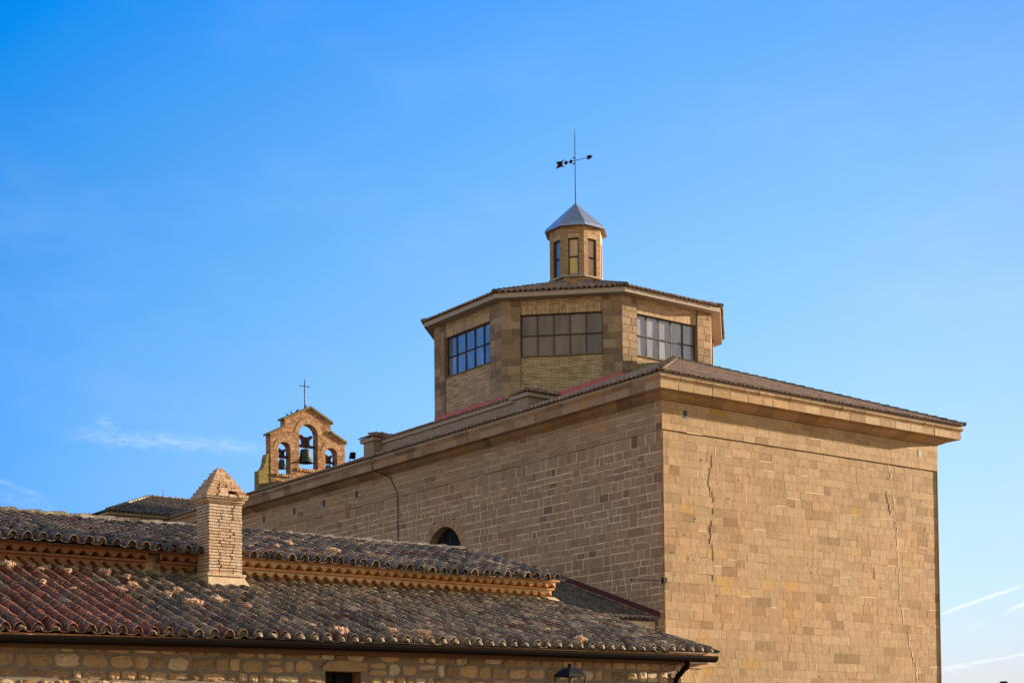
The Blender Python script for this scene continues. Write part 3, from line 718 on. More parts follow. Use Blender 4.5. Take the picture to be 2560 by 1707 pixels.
# lantern
LA_, LB_, LR = 7.286, 13.497, 1.107
lz0, lz1 = Z(19.9), Z(22.78)
lm = MB(); lw0, lw1 = Z(20.60), Z(22.22)
lant_faces = []
for k in range(8):
    P, sd_ = ofacet(LR, k, LA_, LB_); x0, x1 = .232, sd_ - .225; lant_faces.append((P, sd_, x0, x1))
    Q = lambda a, b, z0, z1, m: lm.quad(P(a, 0, z0), P(b, 0, z0), P(b, 0, z1), P(a, 0, z1), m, .5)
    Q(0, sd_, Z(20.58), lw0, 0)
    lm.quad(P(.02, -.05, lz0), P(sd_ - .02, -.05, lz0), P(sd_ - .02, -.05, Z(20.5)), P(.02, -.05, Z(20.5)), 0, .5)
    Q(0, x0, lw0, lw1, 0); Q(x1, sd_, lw0, lw1, 0)
    Q(x0 - .03, x1 + .03, lw1, lw1 + .19, 1); Q(0, x0 - .03, lw1, lw1 + .19, 0); Q(x1 + .03, sd_, lw1, lw1 + .19, 0); Q(0, sd_, lw1 + .19, lz1, 0)
    for x in (x0, x1): lm.quad(P(x, 0, lw0), P(x, -.16, lw0), P(x, -.16, lw1), P(x, 0, lw1), 0, .5)
    lm.quad(P(x0, 0, lw1), P(x1, 0, lw1), P(x1, -.16, lw1), P(x0, -.16, lw1), 0, .5)
    lm.quad(P(x0, 0, lw0), P(x1, 0, lw0), P(x1, -.16, lw0), P(x0, -.16, lw0), 0, .5)
lant = lm.build('lantern', ['lantern_brick', 'lantern_soldier'], church)
lg = MB()
for k in range(8):
    a, b = octa(LR + .06, k, LA_, LB_), octa(LR + .06, k + 1, LA_, LB_); c, d = octa(LR - .2, k + 1, LA_, LB_), octa(LR - .2, k, LA_, LB_)
    lg.hexa([(*a, Z(20.51)), (*b, Z(20.51)), (*c, Z(20.51)), (*d, Z(20.51)), (*a, Z(20.585)), (*b, Z(20.585)), (*c, Z(20.585)), (*d, Z(20.585))], 0, .5)
lg.build('sill', ['concrete'], lant)
for k in range(8):
    P, sd_, x0, x1 = lant_faces[k]
    gl = {0: ['glass_sky_tint', 'glass_amber'], 1: ['glass_sunglow', 'glass_amber'], 2: ['glass_amber', 'glass_amber']}.get(k, ['glass_amber', 'glass_amber'])
    steel_window(P, x0 + .01, x1 - .01, lw0 + .01, lw1 - .01, 1, 2, gl, church, d=-.12, bar=.05, glf=lambda i, j: j if k != 0 else 0)
zr = MB(); ap = (LA_, LB_, Z(24.12))
for k in range(8):
    a, b = octa(LR + .21, k, LA_, LB_), octa(LR + .21, k + 1, LA_, LB_); c, d = octa(LR + .17, k, LA_, LB_), octa(LR + .17, k + 1, LA_, LB_)
    m1, m2 = octa(LR - .12, k, LA_, LB_), octa(LR - .12, k + 1, LA_, LB_)
    zr.add([(*a, Z(22.71)), (*b, Z(22.71)), (*d, Z(22.83)), (*c, Z(22.83)), (*m2, Z(23.12)), (*m1, Z(23.12)), ap], [(0, 1, 2, 3), (3, 2, 4, 5), (5, 4, 6)], 0, .5)
    i, j = octa(LR - .1, k, LA_, LB_), octa(LR - .1, k + 1, LA_, LB_)
    zr.quad((*a, Z(22.71)), (*b, Z(22.71)), (*j, Z(22.765)), (*i, Z(22.765)), 1, .5)
zr.build('lantern_roof', ['zinc', 'concrete'], church)

# west wing with hipped roof
wg = MB(); WA, WB = -3.95, 38.45
FWf = Face((WA, WB), (1, 0), (0, -1)); FWl = Face((WA, WB), (0, 1), (-1, 0))
ashlar(wg, FWf, 0, 4.0, 0, Z(12.72), (.28, .36), (.5, .9), gap=.012, mat=0, mort=1, tones=lambda: U(.1, .6), rough=.6)
ashlar(wg, FWl, 0, 9, 0, Z(12.72), (.28, .36), (.5, .9), gap=.012, mat=0, mort=1, tones=lambda: U(.3, .8), rough=.6)
wg.box(WA - .18, 0.05, WB - .18, WB + 9, Z(12.68), Z(12.80), 2, .5)
wgo = wg.build('wing', ['sandstone_side', 'mortar_light', 'plaster'], church)
wr_ = MB(); ze2 = Z(12.83); e0 = -4.2; f0 = 38.2
wr_.add([(e0, f0, ze2), (16, f0, ze2), (16, f0 + 4.2, ze2 + 4.2 * SL), (e0 + 4.2, f0 + 4.2, ze2 + 4.2 * SL), (e0, f0 + 8.4, ze2), (16, f0 + 8.4, ze2)], [(0, 1, 2, 3), (0, 3, 4), (3, 2, 5, 4)], 0, .2, .1)
tiles(wr_, lambda c, t: (c, f0 + t * cosS, ze2 + t * cosS * SL), nR, [e0 + .12 + .25 * k for k in range(36)], 14, seg=5, r=.1, hh=.08, tint=lambda c, j: U(0, .3), clip=lambda c, t: t * cosS < min(4.2, c - e0 + .04), jit=.7)
tiles(wr_, lambda c, t: (e0 + t * cosS, c, ze2 + t * cosS * SL), nL, [f0 + .12 + .25 * k for k in range(32)], 14, seg=5, r=.1, hh=.08, tint=lambda c, j: U(0, .3), clip=lambda c, t: t * cosS < min(4.2, c - f0 + .04, f0 + 8.4 - c), jit=.7, chan_all=False)
wro = wr_.build('wing_roof', ['old_tile'], church)
wc = MB(); ridge(wc, (e0, f0, ze2 + .05), (e0 + 4.2, f0 + 4.2, ze2 + 4.2 * SL + .04), r=.11, h=.08); ridge(wc, (e0 + 4.2, f0 + 4.2, ze2 + 4.2 * SL + .02), (9, f0 + 4.2, ze2 + 4.2 * SL + .02), r=.11, h=.08, tint=lambda: U(.5, .8))
wc.build('hip_cap', ['ridge_tile'], wro)

# ================================================================== weather vane
vx, vy = to_world(CH, LA_, LB_)
van = thing('weather_vane', 'black iron weather vane with arrow, two discs and tall rod on the lantern tip', 'weather vane', CH, (LA_, LB_, Z(24.1)))
m = MB(); m.tube([(LA_, LB_, Z(24.05)), (LA_, LB_, Z(27.1)), (LA_, LB_, Z(27.45))], [.022, .017, .006], 6); m.build('rod', ['iron'], van)
ar = MB(); vang = radians(-33) - ROT; ux, uy = cos(vang), sin(vang)
def VP(x, z, d=0): return (LA_ + ux * x - uy * d, LB_ + uy * x + ux * d, Z(26.0) + z)
def vpoly(p): ar.prism(p, lambda q: VP(q[0], q[1], .012), lambda q: VP(q[0], q[1], -.012), 0)
ar.tube([VP(-.62, 0), VP(.66, 0)], .013, 6)
vpoly([(.60, -.085), (.76, -.085), (.90, 0), (.76, .085), (.60, .085), (.63, 0)])
vpoly([(-.98, -.15), (-.68, -.125), (-.53, -.17), (-.645, -.07), (-.645, .07), (-.53, .17), (-.68, .125), (-.98, .15), (-.88, 0)])
for x in (-.46, -.21): vpoly([(x + .085 * cos(t), .085 * sin(t)) for t in [2 * pi * i / 14 for i in range(14)]])
for sg in (1, -1): vpoly([(0, .05 * sg), (0, .15 * sg), (-.13, .15 * sg)] if sg > 0 else [(0, -.05), (-.14, -.17), (0, -.13)])
ar.build('arrow', ['rusty_iron'], van)

# ================================================================== bell gable
GB = 37.3; GT = .55
bg = thing('bell_gable', 'orange brick bell gable with three arches and mossy stepped coping', 'bell gable', CH, (4.0, GB, Z(12.5)))
gw = MB()
# outline as columns of cells between the openings: built as polygons with arched holes
arches = [(5.30, 6.05, Z(15.57), Z(16.99)), (6.59, 7.78, Z(16.0), Z(17.935)), (8.255, 9.03, Z(15.57), Z(16.97))]
def topz(a):
    if a < 4.81: return None
    if a < 5.71: return Z(17.70 + (a - 4.81) * (18.17 - 17.70) / .9)
    if a <= 7.30: return Z(18.64 + (a - 5.71) * (19.43 - 18.64) / 1.59)
    if a < 8.61: return Z(19.43 - (a - 7.30) * (19.43 - 18.76) / 1.31)
    return Z(18.17 - (a - 8.61) * (18.17 - 17.72) / .915)
cuts = sorted(set([4.81, 5.7099, 5.7101, 7.30, 8.6099, 8.6101, 9.525] + [x for a in arches for x in [a[0] + (a[1] - a[0]) * (1 - cos(pi * k / 16)) / 2 for k in range(17)]]))
gy0, gy1 = GB, GB + GT; GZ0 = Z(12.3)
for x0, x1 in zip(cuts[:-1], cuts[1:]):
    if x1 - x0 < 1e-3: continue
    xm = (x0 + x1) / 2; t0, t1 = topz(x0 + 1e-5), topz(x1 - 1e-5)
    ar_ = [a for a in arches if a[0] < xm < a[1]]
    if ar_:
        a0, a1, zs, zsp = ar_[0]; rc_ = (a1 - a0) / 2; ac = (a0 + a1) / 2
        za, zb = [zsp + sqrt(max(0, rc_ ** 2 - (x - ac) ** 2)) for x in (x0, x1)]
        for y in (gy0, gy1):
            gw.quad((x0, y, GZ0), (x1, y, GZ0), (x1, y, zs), (x0, y, zs), 0); gw.quad((x0, y, za), (x1, y, zb), (x1, y, t1), (x0, y, t0), 0)
        gw.quad((x0, gy0, za), (x1, gy0, zb), (x1, gy1, zb), (x0, gy1, za), 0); gw.quad((x0, gy0, zs), (x1, gy0, zs), (x1, gy1, zs), (x0, gy1, zs), 0)
    else:
        for y in (gy0, gy1): gw.quad((x0, y, GZ0), (x1, y, GZ0), (x1, y, t1), (x0, y, t0), 0)
    gw.quad((x0, gy0, t0), (x1, gy0, t1), (x1, gy1, t1), (x0, gy1, t0), 0)
for a0, a1, zs, zsp in arches:
    for x in (a0, a1): gw.quad((x, gy0, zs), (x, gy1, zs), (x, gy1, zsp), (x, gy0, zsp), 0)
for x, z0, z1 in ((4.81, GZ0, Z(17.70)), (9.525, GZ0, Z(17.72)), (5.71, Z(18.17), Z(18.64)), (8.61, Z(18.17), Z(18.76))):
    gw.quad((x, gy0, z0), (x, gy1, z0), (x, gy1, z1), (x, gy0, z1), 0)
gw.build('wall', ['orange_brick'], bg)
bt = MB()
cur = [(4.80, GZ0), (4.80, Z(16.62)), (4.62, Z(16.60))] + [(4.10 + .46 * sin(u), Z(15.62 + .9 * (1 - cos(u)))) for u in [radians(80 - 8 * i) for i in range(11)]] + [(4.10, GZ0)]
bt.prism(cur, lambda p: (p[0], gy0 + .02, p[1]), lambda p: (p[0], gy1, p[1]), 0)
bt.build('buttress', ['mossy_brick'], bg)
bt = MB()
cur2 = [(9.53, GZ0), (9.53, Z(16.62)), (9.72, Z(16.60))] + [(10.23 - .46 * sin(u), Z(15.62 + .9 * (1 - cos(u)))) for u in [radians(80 - 8 * i) for i in range(11)]] + [(10.23, GZ0)]
bt.prism(cur2, lambda p: (p[0], gy0 + .02, p[1]), lambda p: (p[0], gy1, p[1]), 0)
bt.build('buttress', ['orange_brick'], bg)
cp = MB()
def coping(p0, p1, th=.13):
    (x0, z0), (x1, z1) = p0, p1
    cp.prism([(x0, z0), (x1, z1), (x1, z1 + th), (x0, z0 + th)], lambda p: (p[0], gy0 - .09, p[1]), lambda p: (p[0], gy1 + .09, p[1]), 0)
coping((4.70, Z(17.65)), (5.70, Z(18.17))); coping((5.60, Z(18.59)), (7.30, Z(19.435))); coping((7.301, Z(19.435)), (8.74, Z(18.70))); coping((8.62, Z(18.17)), (9.64, Z(17.67)))
cp.build('coping', ['moss_coping'], bg)
for a0, a1, zs, zsp in arches:
    vm = MB()
    rc_ = (a1 - a0) / 2; ac = (a0 + a1) / 2; r2 = rc_ + .27; nn_ = int(pi * (rc_ + .13) / .062)
    for k in range(nn_):
        t0, t1 = pi * k / nn_ + .011 / rc_, pi * (k + 1) / nn_ - .011 / rc_
        vm.add([(ac + r * cos(t), y, zsp + r * sin(t)) for y in (gy0 - U(.012, .022), gy0 + .05) for r, t in ((rc_, t0), (rc_, t1), (r2, t1), (r2, t0))],
               [(0, 1, 2, 3), (0, 1, 5, 4), (2, 3, 7, 6), (0, 3, 7, 4), (1, 2, 6, 5)], 0, U(.3, .9))
    vm.build('arch_ring', ['gable_brick'], bg); vm = MB()
    ns = int((a1 - a0 + .25) / .07)      # brick-on-edge sills
    for k in range(ns):
        x = a0 - .13 + k * .07
        vm.box(x + .006, x + .064, gy0 - .06 - U(0, .02), gy0 + .2, zs - .16, zs - .004, 0, U(.1, .8))
    vm.build('arch_sill', ['gable_brick'], bg)

def bell(ac, zmouth, ztop, rm, yoke_top, label, mat_y='yoke_wood'):
    """bronze bell with its wooden yoke and axle, hung in an arch"""
    b0 = GB + .27; h = ztop - zmouth
    t = thing('bell', label, 'bell', CH, (ac, b0, zmouth), 'bells in the arches of the bell gable')
    m = MB(); rt_ = rm * .62
    m.lathe([(rm * .93, zmouth + .01), (rm, zmouth), (rm * .98, zmouth + h * .06), (rm * .84, zmouth + h * .2), (rt_ * 1.12, zmouth + h * .45), (rt_, zmouth + h * .85), (rt_ * .9, zmouth + h * .95), (rt_ * .3, ztop), (0, ztop)], ac, b0, 28, 0, .5)
    m.lathe([(rm * .9, zmouth + .012), (rm * .6, zmouth + h * .5), (0, zmouth + h * .8)], ac, b0, 20, 0, .1)
    m.build('bell_body', ['bronze'], t)
    c = MB(); c.tube([(ac, b0, zmouth + h * .6), (ac, b0, zmouth + .02)], .012, 6); c.lathe([(0, zmouth - .03), (rm * .12, zmouth), (rm * .12, zmouth + .04), (0, zmouth + .08)], ac, b0, 8)
    c.build('clapper', ['iron'], t)
    y = MB(); H = yoke_top - ztop - .1; zb = ztop + .1; wd = rm * .95
    pr_ = [(-wd * .62, 0), (-wd * .5, H * .35), (-wd * .55, H * .6), (-wd * .9, H * .82), (-wd, H * .92), (-wd * .85, H), (-wd * .6, H * .98), (-wd * .3, H * .86), (0, H * .82), (wd * .3, H * .86), (wd * .6, H * .98), (wd * .85, H), (wd, H * .92), (wd * .9, H * .82), (wd * .55, H * .6), (wd * .5, H * .35), (wd * .62, 0)]
    y.prism(pr_, lambda p: (ac + p[0], b0 - .09, zb + p[1]), lambda p: (ac + p[0], b0 + .09, zb + p[1]), 0)
    y.build('yoke', [mat_y], t)
    x = MB(); half = 0.375 if rm < .4 else .6
    x.box(ac - half, ac + half, b0 - .075, b0 + .075, zb - .02, zb + .12, 0); x.build('axle_beam', [mat_y], t)
    s_ = MB()
    for q in (-.05, .05):
        s_.tube([(ac + q, b0 - .1, zb + H * .85), (ac + q * .4, b0 - .1, ztop - .02)], .012, 5)
    s_.tube([(ac - .08, b0, ztop - .01), (ac - .08, b0, ztop + .12)], .02, 6); s_.tube([(ac + .08, b0, ztop - .01), (ac + .08, b0, ztop + .12)], .02, 6)
    s_.build('strap', ['iron'], t)
bell(7.13, Z(16.38), Z(17.16), .46, Z(17.93), 'largest of the bells, bronze, hung in the tall middle arch of the brick gable')
bell(5.64, Z(15.90), Z(16.42), .25, Z(17.02), 'small flared bronze bell in the arch beside the mossy buttress')
bell(8.60, Z(15.92), Z(16.40), .25, Z(16.98), 'small bronze bell half hidden behind the church eaves in the lowest arch')
cr = thing('cross', 'slender iron cross with knobbed arms on top of the bell gable', 'cross', CH, (7.09, GB + .25, Z(19.4)))
m = MB(); b0 = GB + .25
m.tube([(7.09, b0, Z(19.4)), (7.09, b0, Z(20.98))], .026, 6); m.tube([(6.82, b0, Z(20.70)), (7.36, b0, Z(20.70))], .02, 6)
for x, z in ((6.82, 20.70), (7.36, 20.70), (7.09, 20.98)): m.lathe([(0, Z(z - .045)), (.038, Z(z - .015)), (.038, Z(z + .015)), (0, Z(z + .045))], x, b0, 8)
m.build('cross_bars', ['rusty_iron'], cr)
m = MB(); m.tube([(7.13, b0 + .05, Z(20.3)), (7.13, b0 + .05, Z(21.2))], .009, 5); m.build('lightning_rod', ['iron'], cr)
m = MB(); m.tube([(7.14, b0 + .05, Z(20.3)), (7.30, b0 + .05, Z(19.58))], .007, 4); m.build('cable', ['white_cable'], cr)

def bird(a, z, ang, label, sc=1):
    t = thing('bird', label, 'bird', CH, (a, GB + .2, z), 'black birds on the bell gable')
    m = MB(); d = Vector((cos(ang), 0, sin(ang))); c = Vector((a, GB + .2, z + .07 * sc))
    m.tube([c - d * .16 * sc, c - d * .09 * sc, c - d * .03 * sc, c + d * .04 * sc, c + d * .075 * sc, c + d * .10 * sc + Vector((0, 0, .01)), c + d * .15 * sc], [.008 * sc, .022 * sc, .042 * sc, .04 * sc, .026 * sc, .026 * sc, .003], 8)
    m.tube([c - Vector((0, 0, .03)), c - Vector((0, 0, .075 * sc))], .007, 4)
    m.build('bird_body', ['bird_black'], t)
bird(5.98, Z(18.86), 2.6, 'black bird nearest the gutter end of the gable coping', 1.0)
bird(6.25, Z(19.00), 2.3, 'middle black bird of three on the gable coping', 1.0)
bird(6.58, Z(19.17), .7, 'black bird highest on the sloping gable coping', 1.1)
bird(7.13, Z(19.50), 1.3, 'black bird perched at the foot of the iron cross', .9)

# loudspeaker-like floodlight on the eaves, antenna, cable, wall rod
fl = thing('floodlight', 'small black floodlight standing on the church eaves between gable and roof box', 'floodlight', CH, (-.3, 19.93, Z(12.9)))
m = MB(); m.hexa([(-.44, 19.83, Z(13.07)), (-.2, 19.83, Z(13.07)), (-.2, 20.0, Z(13.05)), (-.44, 20.0, Z(13.05)), (-.42, 19.80, Z(13.32)), (-.2, 19.80, Z(13.32)), (-.2, 19.95, Z(13.3)), (-.42, 19.95, Z(13.3))], 0); m.build('housing', ['iron'], fl)
m = MB(); m.tube([(-.46, 19.93, Z(13.12)), (-.46, 19.93, Z(12.95)), (-.18, 19.93, Z(12.95)), (-.18, 19.93, Z(13.12))], .014, 5); m.tube([(-.32, 19.93, Z(12.95)), (-.32, 19.93, Z(12.85))], .02, 5); m.build('bracket', ['iron'], fl)
an = thing('antenna', 'thin rod antenna on the ridge of the low wing roof', 'antenna', CH, (.75, 42.4, Z(14.6)))
m = MB(); m.tube([(.75, 42.4, Z(14.5)), (.75, 42.4, Z(15.0))], .014, 5); m.build('rod', ['iron'], an)
cb = MB(); cb.tube([FL(17.72, .77, Z(12.75)), FL(17.70, .66, Z(12.45)), FL(17.66, .66, Z(12.17)), FL(17.4, .30, Z(12.0)), FL(17.25, .03, Z(11.85)), FL(16.73, .02, Z(11.15)), FL(16.71, .0, Z(10.9)), FL(16.70, .0, Z(8.5)), FL(16.69, 0, Z(5))], .018, 6)
o = cb.build('cable', ['iron'], None); o.location = (*to_world(CH, 0, 0), 0); o.rotation_euler = (0, 0, ROT)
o['label'] = 'thin black cable running down the shaded church wall from the eaves'; o['category'] = 'cable'
rd = thing('wall_bracket', 'thin black iron rod sticking out sideways from the church corner', 'bracket', CH, (-.05, -.05, Z(5.75)))
m = MB(); m.box(-.16, .0, -.16, -.04, Z(5.70), Z(5.88), 0); m.build('mount', ['iron'], rd)
m = MB(); m.tube([(-.1, -.1, Z(5.79)), (-1.44, -.02, Z(5.735))], .016, 6); m.lathe([(0, Z(5.69)), (.04, Z(5.72)), (.04, Z(5.75)), (0, Z(5.78))], -1.46, -.02, 8); m.build('rod', ['iron'], rd)

# ================================================================== lean-to against the church
lt = thing('lean_to', 'low lean-to with dark tiles and dark red flashing against the shaded church wall', 'lean-to', CH, (-2, .4, 0))
m = MB(); zl = Z(4.50); sl_l = .33
FT = Face((-5.0, .42), (1, 0), (0, -1))
m.box(-5.0, -.05, .42, 7.0, 0, Z(4.42), 0, .5); m.build('wall', ['wall_plaster'], lt)
m = MB()
ltsurf = lambda c, t: (c, .3 + t * .95, zl + t * .95 * sl_l)
m.quad((-5.2, .28, zl), (-.0, .28, zl), (-.0, 7.2, zl + 6.9 * sl_l), (-5.2, 7.2, zl + 6.9 * sl_l), 0, .1, .05)
tiles(m, ltsurf, (0, -.313, .95), [-5.1 + .2 * k for k in range(25)], 20, seg=5, r=.078, hh=.06, tint=lambda c, j: (.72 if j == 0 else U(0, .35)), jit=1.2)
m.build('roof', ['old_tile', 'wall_plaster'], lt)
m = MB(); m.prism([(.25, zl + .10), (7.2, zl + .10 + 6.95 * sl_l), (7.2, zl + .26 + 6.95 * sl_l), (.25, zl + .26)], lambda p: (-.09, p[0], p[1]), lambda p: (.0, p[0], p[1]), 0); m.build('flashing', ['red_flashing'], lt)

# ================================================================== stone house
house = thing('stone_house', 'low rubble stone house with two stepped roofs of old curved tiles', 'house', HO)
BW = .32; BU = 3.9; XR = 7.0; XU = 6.33; XL = -13.0
FH = Face((0, BW), (1, 0), (0, -1))
def ze(a): return Z(1.69 + .04 * (a + 5.8) / 5.8) if a < 0 else Z(1.73 + .055 * min(a, 7) / 7)
WIN = (-.775, -.14, Z(.35), Z(1.295))
hw = MB()
def stone(mb, P, cx, cz, w_, h_, tone, mat=0, d=0, pw=None, seg=13):
    """one rubble stone: rounded uneven outline, domed face"""
    outl = []; pw = U(3.2, 7)
    for k in range(seg):
        t = 2 * pi * k / seg; c, s_ = cos(t), sin(t)
        q = (abs(c) ** pw + abs(s_) ** pw) ** (-1 / pw) * U(.84, 1.06); outl.append((cx + w_ / 2 * c * q, cz + h_ / 2 * s_ * q))
    b_ = U(.008, .034)
    r1 = [P(x, d - .02, z) for x, z in outl]; r2 = [P(cx + (x - cx) * .9, d + b_ * .6 + U(-.006, .006), cz + (z - cz) * .88) for x, z in outl]
    r3 = [P(cx + (x - cx) * .5, d + b_ + U(-.012, .012), cz + (z - cz) * .5) for x, z in outl]
    n_ = seg
    fs = [(i, (i + 1) % n_, n_ + (i + 1) % n_, n_ + i) for i in range(n_)] + [(n_ + i, n_ + (i + 1) % n_, 2 * n_ + (i + 1) % n_, 2 * n_ + i) for i in range(n_)] + [tuple(range(2 * n_, 3 * n_))]
    mb.add(r1 + r2 + r3, fs, mat, tone)
def rubble(mb, P, s0, s1, z0, z1, skip=None):
    z = z0
    while z < z1 - .04:
        h = U(.12, .22); h = min(h, z1 - z); s = s0 + U(-.1, 0)
        while s < s1:
            w_ = U(.14, .42); w_ = min(w_, max(.1, s1 - s))
            hh_ = h * U(.82, 1.05)
            if not (skip and skip[0] - .05 < s + w_ / 2 < skip[1] + .05 and skip[2] - .05 < z + h / 2 < skip[3] + .16) and not (skip and s + w_ > skip[0] and s < skip[1] and z + h > skip[2] and z < skip[3] + .14):
                if w_ > .3 and R() < .25 and h > .16:
                    stone(mb, P, s + w_ / 2, z + h * .27, w_ - .03, h * .45, R() ** 1.2)
                    stone(mb, P, s + w_ / 2, z + h * .76, w_ - .05, h * .42, R())
                else: stone(mb, P, s + w_ / 2, z + h / 2 + U(-.008, .008), w_ - U(.004, .03), hh_ - .006, R() ** 1.1 if R() < .93 else 1.0)
            s += w_
        z += h
ztop = Z(1.60)
hw.quad(FH(XL, 0, 0), FH(WIN[0], 0, 0), FH(WIN[0], 0, Z(1.75)), FH(XL, 0, Z(1.75)), 1)
hw.quad(FH(WIN[1], 0, 0), FH(XR + .08, 0, 0), FH(XR + .08, 0, Z(1.8)), FH(WIN[1], 0, Z(1.75)), 1)
hw.quad(FH(WIN[0], 0, 0), FH(WIN[1], 0, 0), FH(WIN[1], 0, WIN[2]), FH(WIN[0], 0, WIN[2]), 1); hw.quad(FH(WIN[0], 0, WIN[3]), FH(WIN[1], 0, WIN[3]), FH(WIN[1], 0, Z(1.75)), FH(WIN[0], 0, Z(1.75)), 1)
rubble(hw, FH, XL, XR - .42, 0, ztop, WIN)
# corner quoins
z = 0
while z < ztop:
    h = U(.2, .3); w_ = U(.34, .5); hw.add([FH(XR - w_, .01, z + .01), FH(XR + .1, U(.01, .03), z + .01), FH(XR + .1, U(.01, .03), z + h - .01), FH(XR - w_, .01, z + h - .01)] + [FH(XR - w_, -.05, z + .01), FH(XR + .1, -.3, z + .01), FH(XR + .1, -.3, z + h - .01), FH(XR - w_, -.05, z + h - .01)], [(0, 1, 2, 3), (0, 3, 7, 4), (1, 2, 6, 5), (0, 1, 5, 4), (2, 3, 7, 6)], 0, U(.4, .9)); z += h
FG = Face((XR + .1, BW), (0, 1), (1, 0)); hw.quad(FG(0, -.02, 0), FG(9, -.02, 0), FG(9, -.02, Z(1.8)), FG(0, -.02, Z(1.8)), 1)
FG2 = Face((XU, BU), (0, 1), (1, 0)); hw.add([(XR, BW, Z(1.6)), (XU, BU + .0, Z(3.0)), (XU, BU, Z(1.5))], [(0, 1, 2)], 2)
# wall of the raised part and its end gable
hw.quad((XL, BU, Z(2.8)), (XU, BU, Z(2.8)), (XU, BU, Z(3.40)), (XL, BU, Z(3.40)), 2)
hw.add([(XU, BU, Z(1.5)), (XU, 10.5, Z(1.5)), (XU, 10.5, Z(3.40)), (XU, 7.15, Z(4.32)), (XU, BU, Z(3.40))], [(0, 1, 2, 3, 4)], 2)
hw.build('wall', ['rubble', 'mortar_grey', 'wall_plaster'], house)
# brick course under the gutter
m = MB(); x = XL
while x < XR + .05:
    w_ = U(.22, .28); x1 = min(x + w_, XR + .12); z0 = ze(x) - .075
    m.hexa([(x + .004, .0, z0), (x1 - .004, .0, ze(x1) - .075), (x1 - .004, BW + .1, ze(x1) - .075), (x + .004, BW + .1, z0), (x + .004, .0, ze(x) - .018), (x1 - .004, .0, ze(x1) - .018), (x1 - .004, BW + .1, ze(x1) - .018), (x + .004, BW + .1, ze(x) - .018)], 0, R())
    x = x1
    if x1 >= XR + .12: break
m.hexa([(XL, .14, ze(XL) - .2), (XR + .05, .14, ze(XR) - .2), (XR + .05, BW + .1, ze(XR) - .2), (XL, BW + .1, ze(XL) - .2), (XL, .14, ze(XL) - .135), (XR + .05, .14, ze(XR) - .135), (XR + .05, BW + .1, ze(XR) - .135), (XL, BW + .1, ze(XL) - .135)], 1, .5)
m.build('eaves_course', ['slab_brick', 'slab_under_shade'], house)
# window
m = MB()
m.prism([(WIN[0] - .06, WIN[3]), (WIN[1] + .09, WIN[3]), (WIN[1] + .10, WIN[3] + .13), (WIN[1] - .1, WIN[3] + .15), (WIN[0] + .2, WIN[3] + .16), (WIN[0] + .02, WIN[3] + .13), (WIN[0] - .07, WIN[3] + .05)], lambda p: FH(p[0], .035, p[1]), lambda p: FH(p[0], -.35, p[1]), 0, .35)
m.quad(FH(WIN[1], 0, WIN[2]), FH(WIN[1], -.32, WIN[2]), FH(WIN[1], -.32, WIN[3]), FH(WIN[1], 0, WIN[3]), 1, .5)
m.quad(FH(WIN[0], 0, WIN[2]), FH(WIN[0], -.32, WIN[2]), FH(WIN[0], -.32, WIN[3]), FH(WIN[0], 0, WIN[3]), 1, .5)
wo = m.build('window_surround', ['rubble', 'door_wood'], house)
m = MB(); m.quad(FH(WIN[0], -.3, WIN[2]), FH(WIN[1], -.3, WIN[2]), FH(WIN[1], -.3, WIN[3]), FH(WIN[0], -.3, WIN[3]), 0, .2)
wo = m.build('window', ['glass_dark'], house)
m = MB()
for x in (WIN[0] + .03, WIN[0] + .34, WIN[1] - .03): m.prism([(x - .02, WIN[2]), (x + .02, WIN[2]), (x + .02, WIN[3]), (x - .02, WIN[3])], lambda p: FH(p[0], -.25, p[1]), lambda p: FH(p[0], -.29, p[1]), 0)
m.build('window_frame', ['iron'], wo)

# ---- lower roof
t_w = 3.95
def lsurf(c, t):
    k = t / t_w; sk = -.235 * min(1, max(0, (c + 1) / 8)) * t
    sag = .018 * sin(c * .9 + 1) * k * (1 - k) * 4 + .02 * sin(c * 2.3) * (1 - k) * .4
    return (c + sk, t - .02, ze(c) + (Z(3.0) - ze(c)) * k + sag)
nlow = Vector((0, -.35, 1)).normalized()
pitch = .2315
cl = [XL + pitch * k for k in range(200) if XL + pitch * k < 6.98]
cl = [c + (6.93 - cl[-1]) for c in cl]
def lt_tint(c, j):
    if c < -3.35 + .05 * j:
        return U(.84, .94) if R() < .9 else U(.1, .4)
    x = R()
    if x < .008: return 1.0
    if x < .07: return U(.84, .9)
    w_ = min(1, max(0, (c + 2.5) / 4)) if j < 12 else 1
    if R() < .36 * w_: return U(.5, .76)
    return U(.05, .5)
m = MB()
tiles(m, lsurf, nlow, cl, 12, seg=8, r=.086, hh=.112, E=.335, tint=lt_tint, clip=None, jit=1.35)
m.quad(lsurf(XL, 0), lsurf(6.95, 0), lsurf(6.95, t_w), lsurf(XL, t_w), 1, .1)
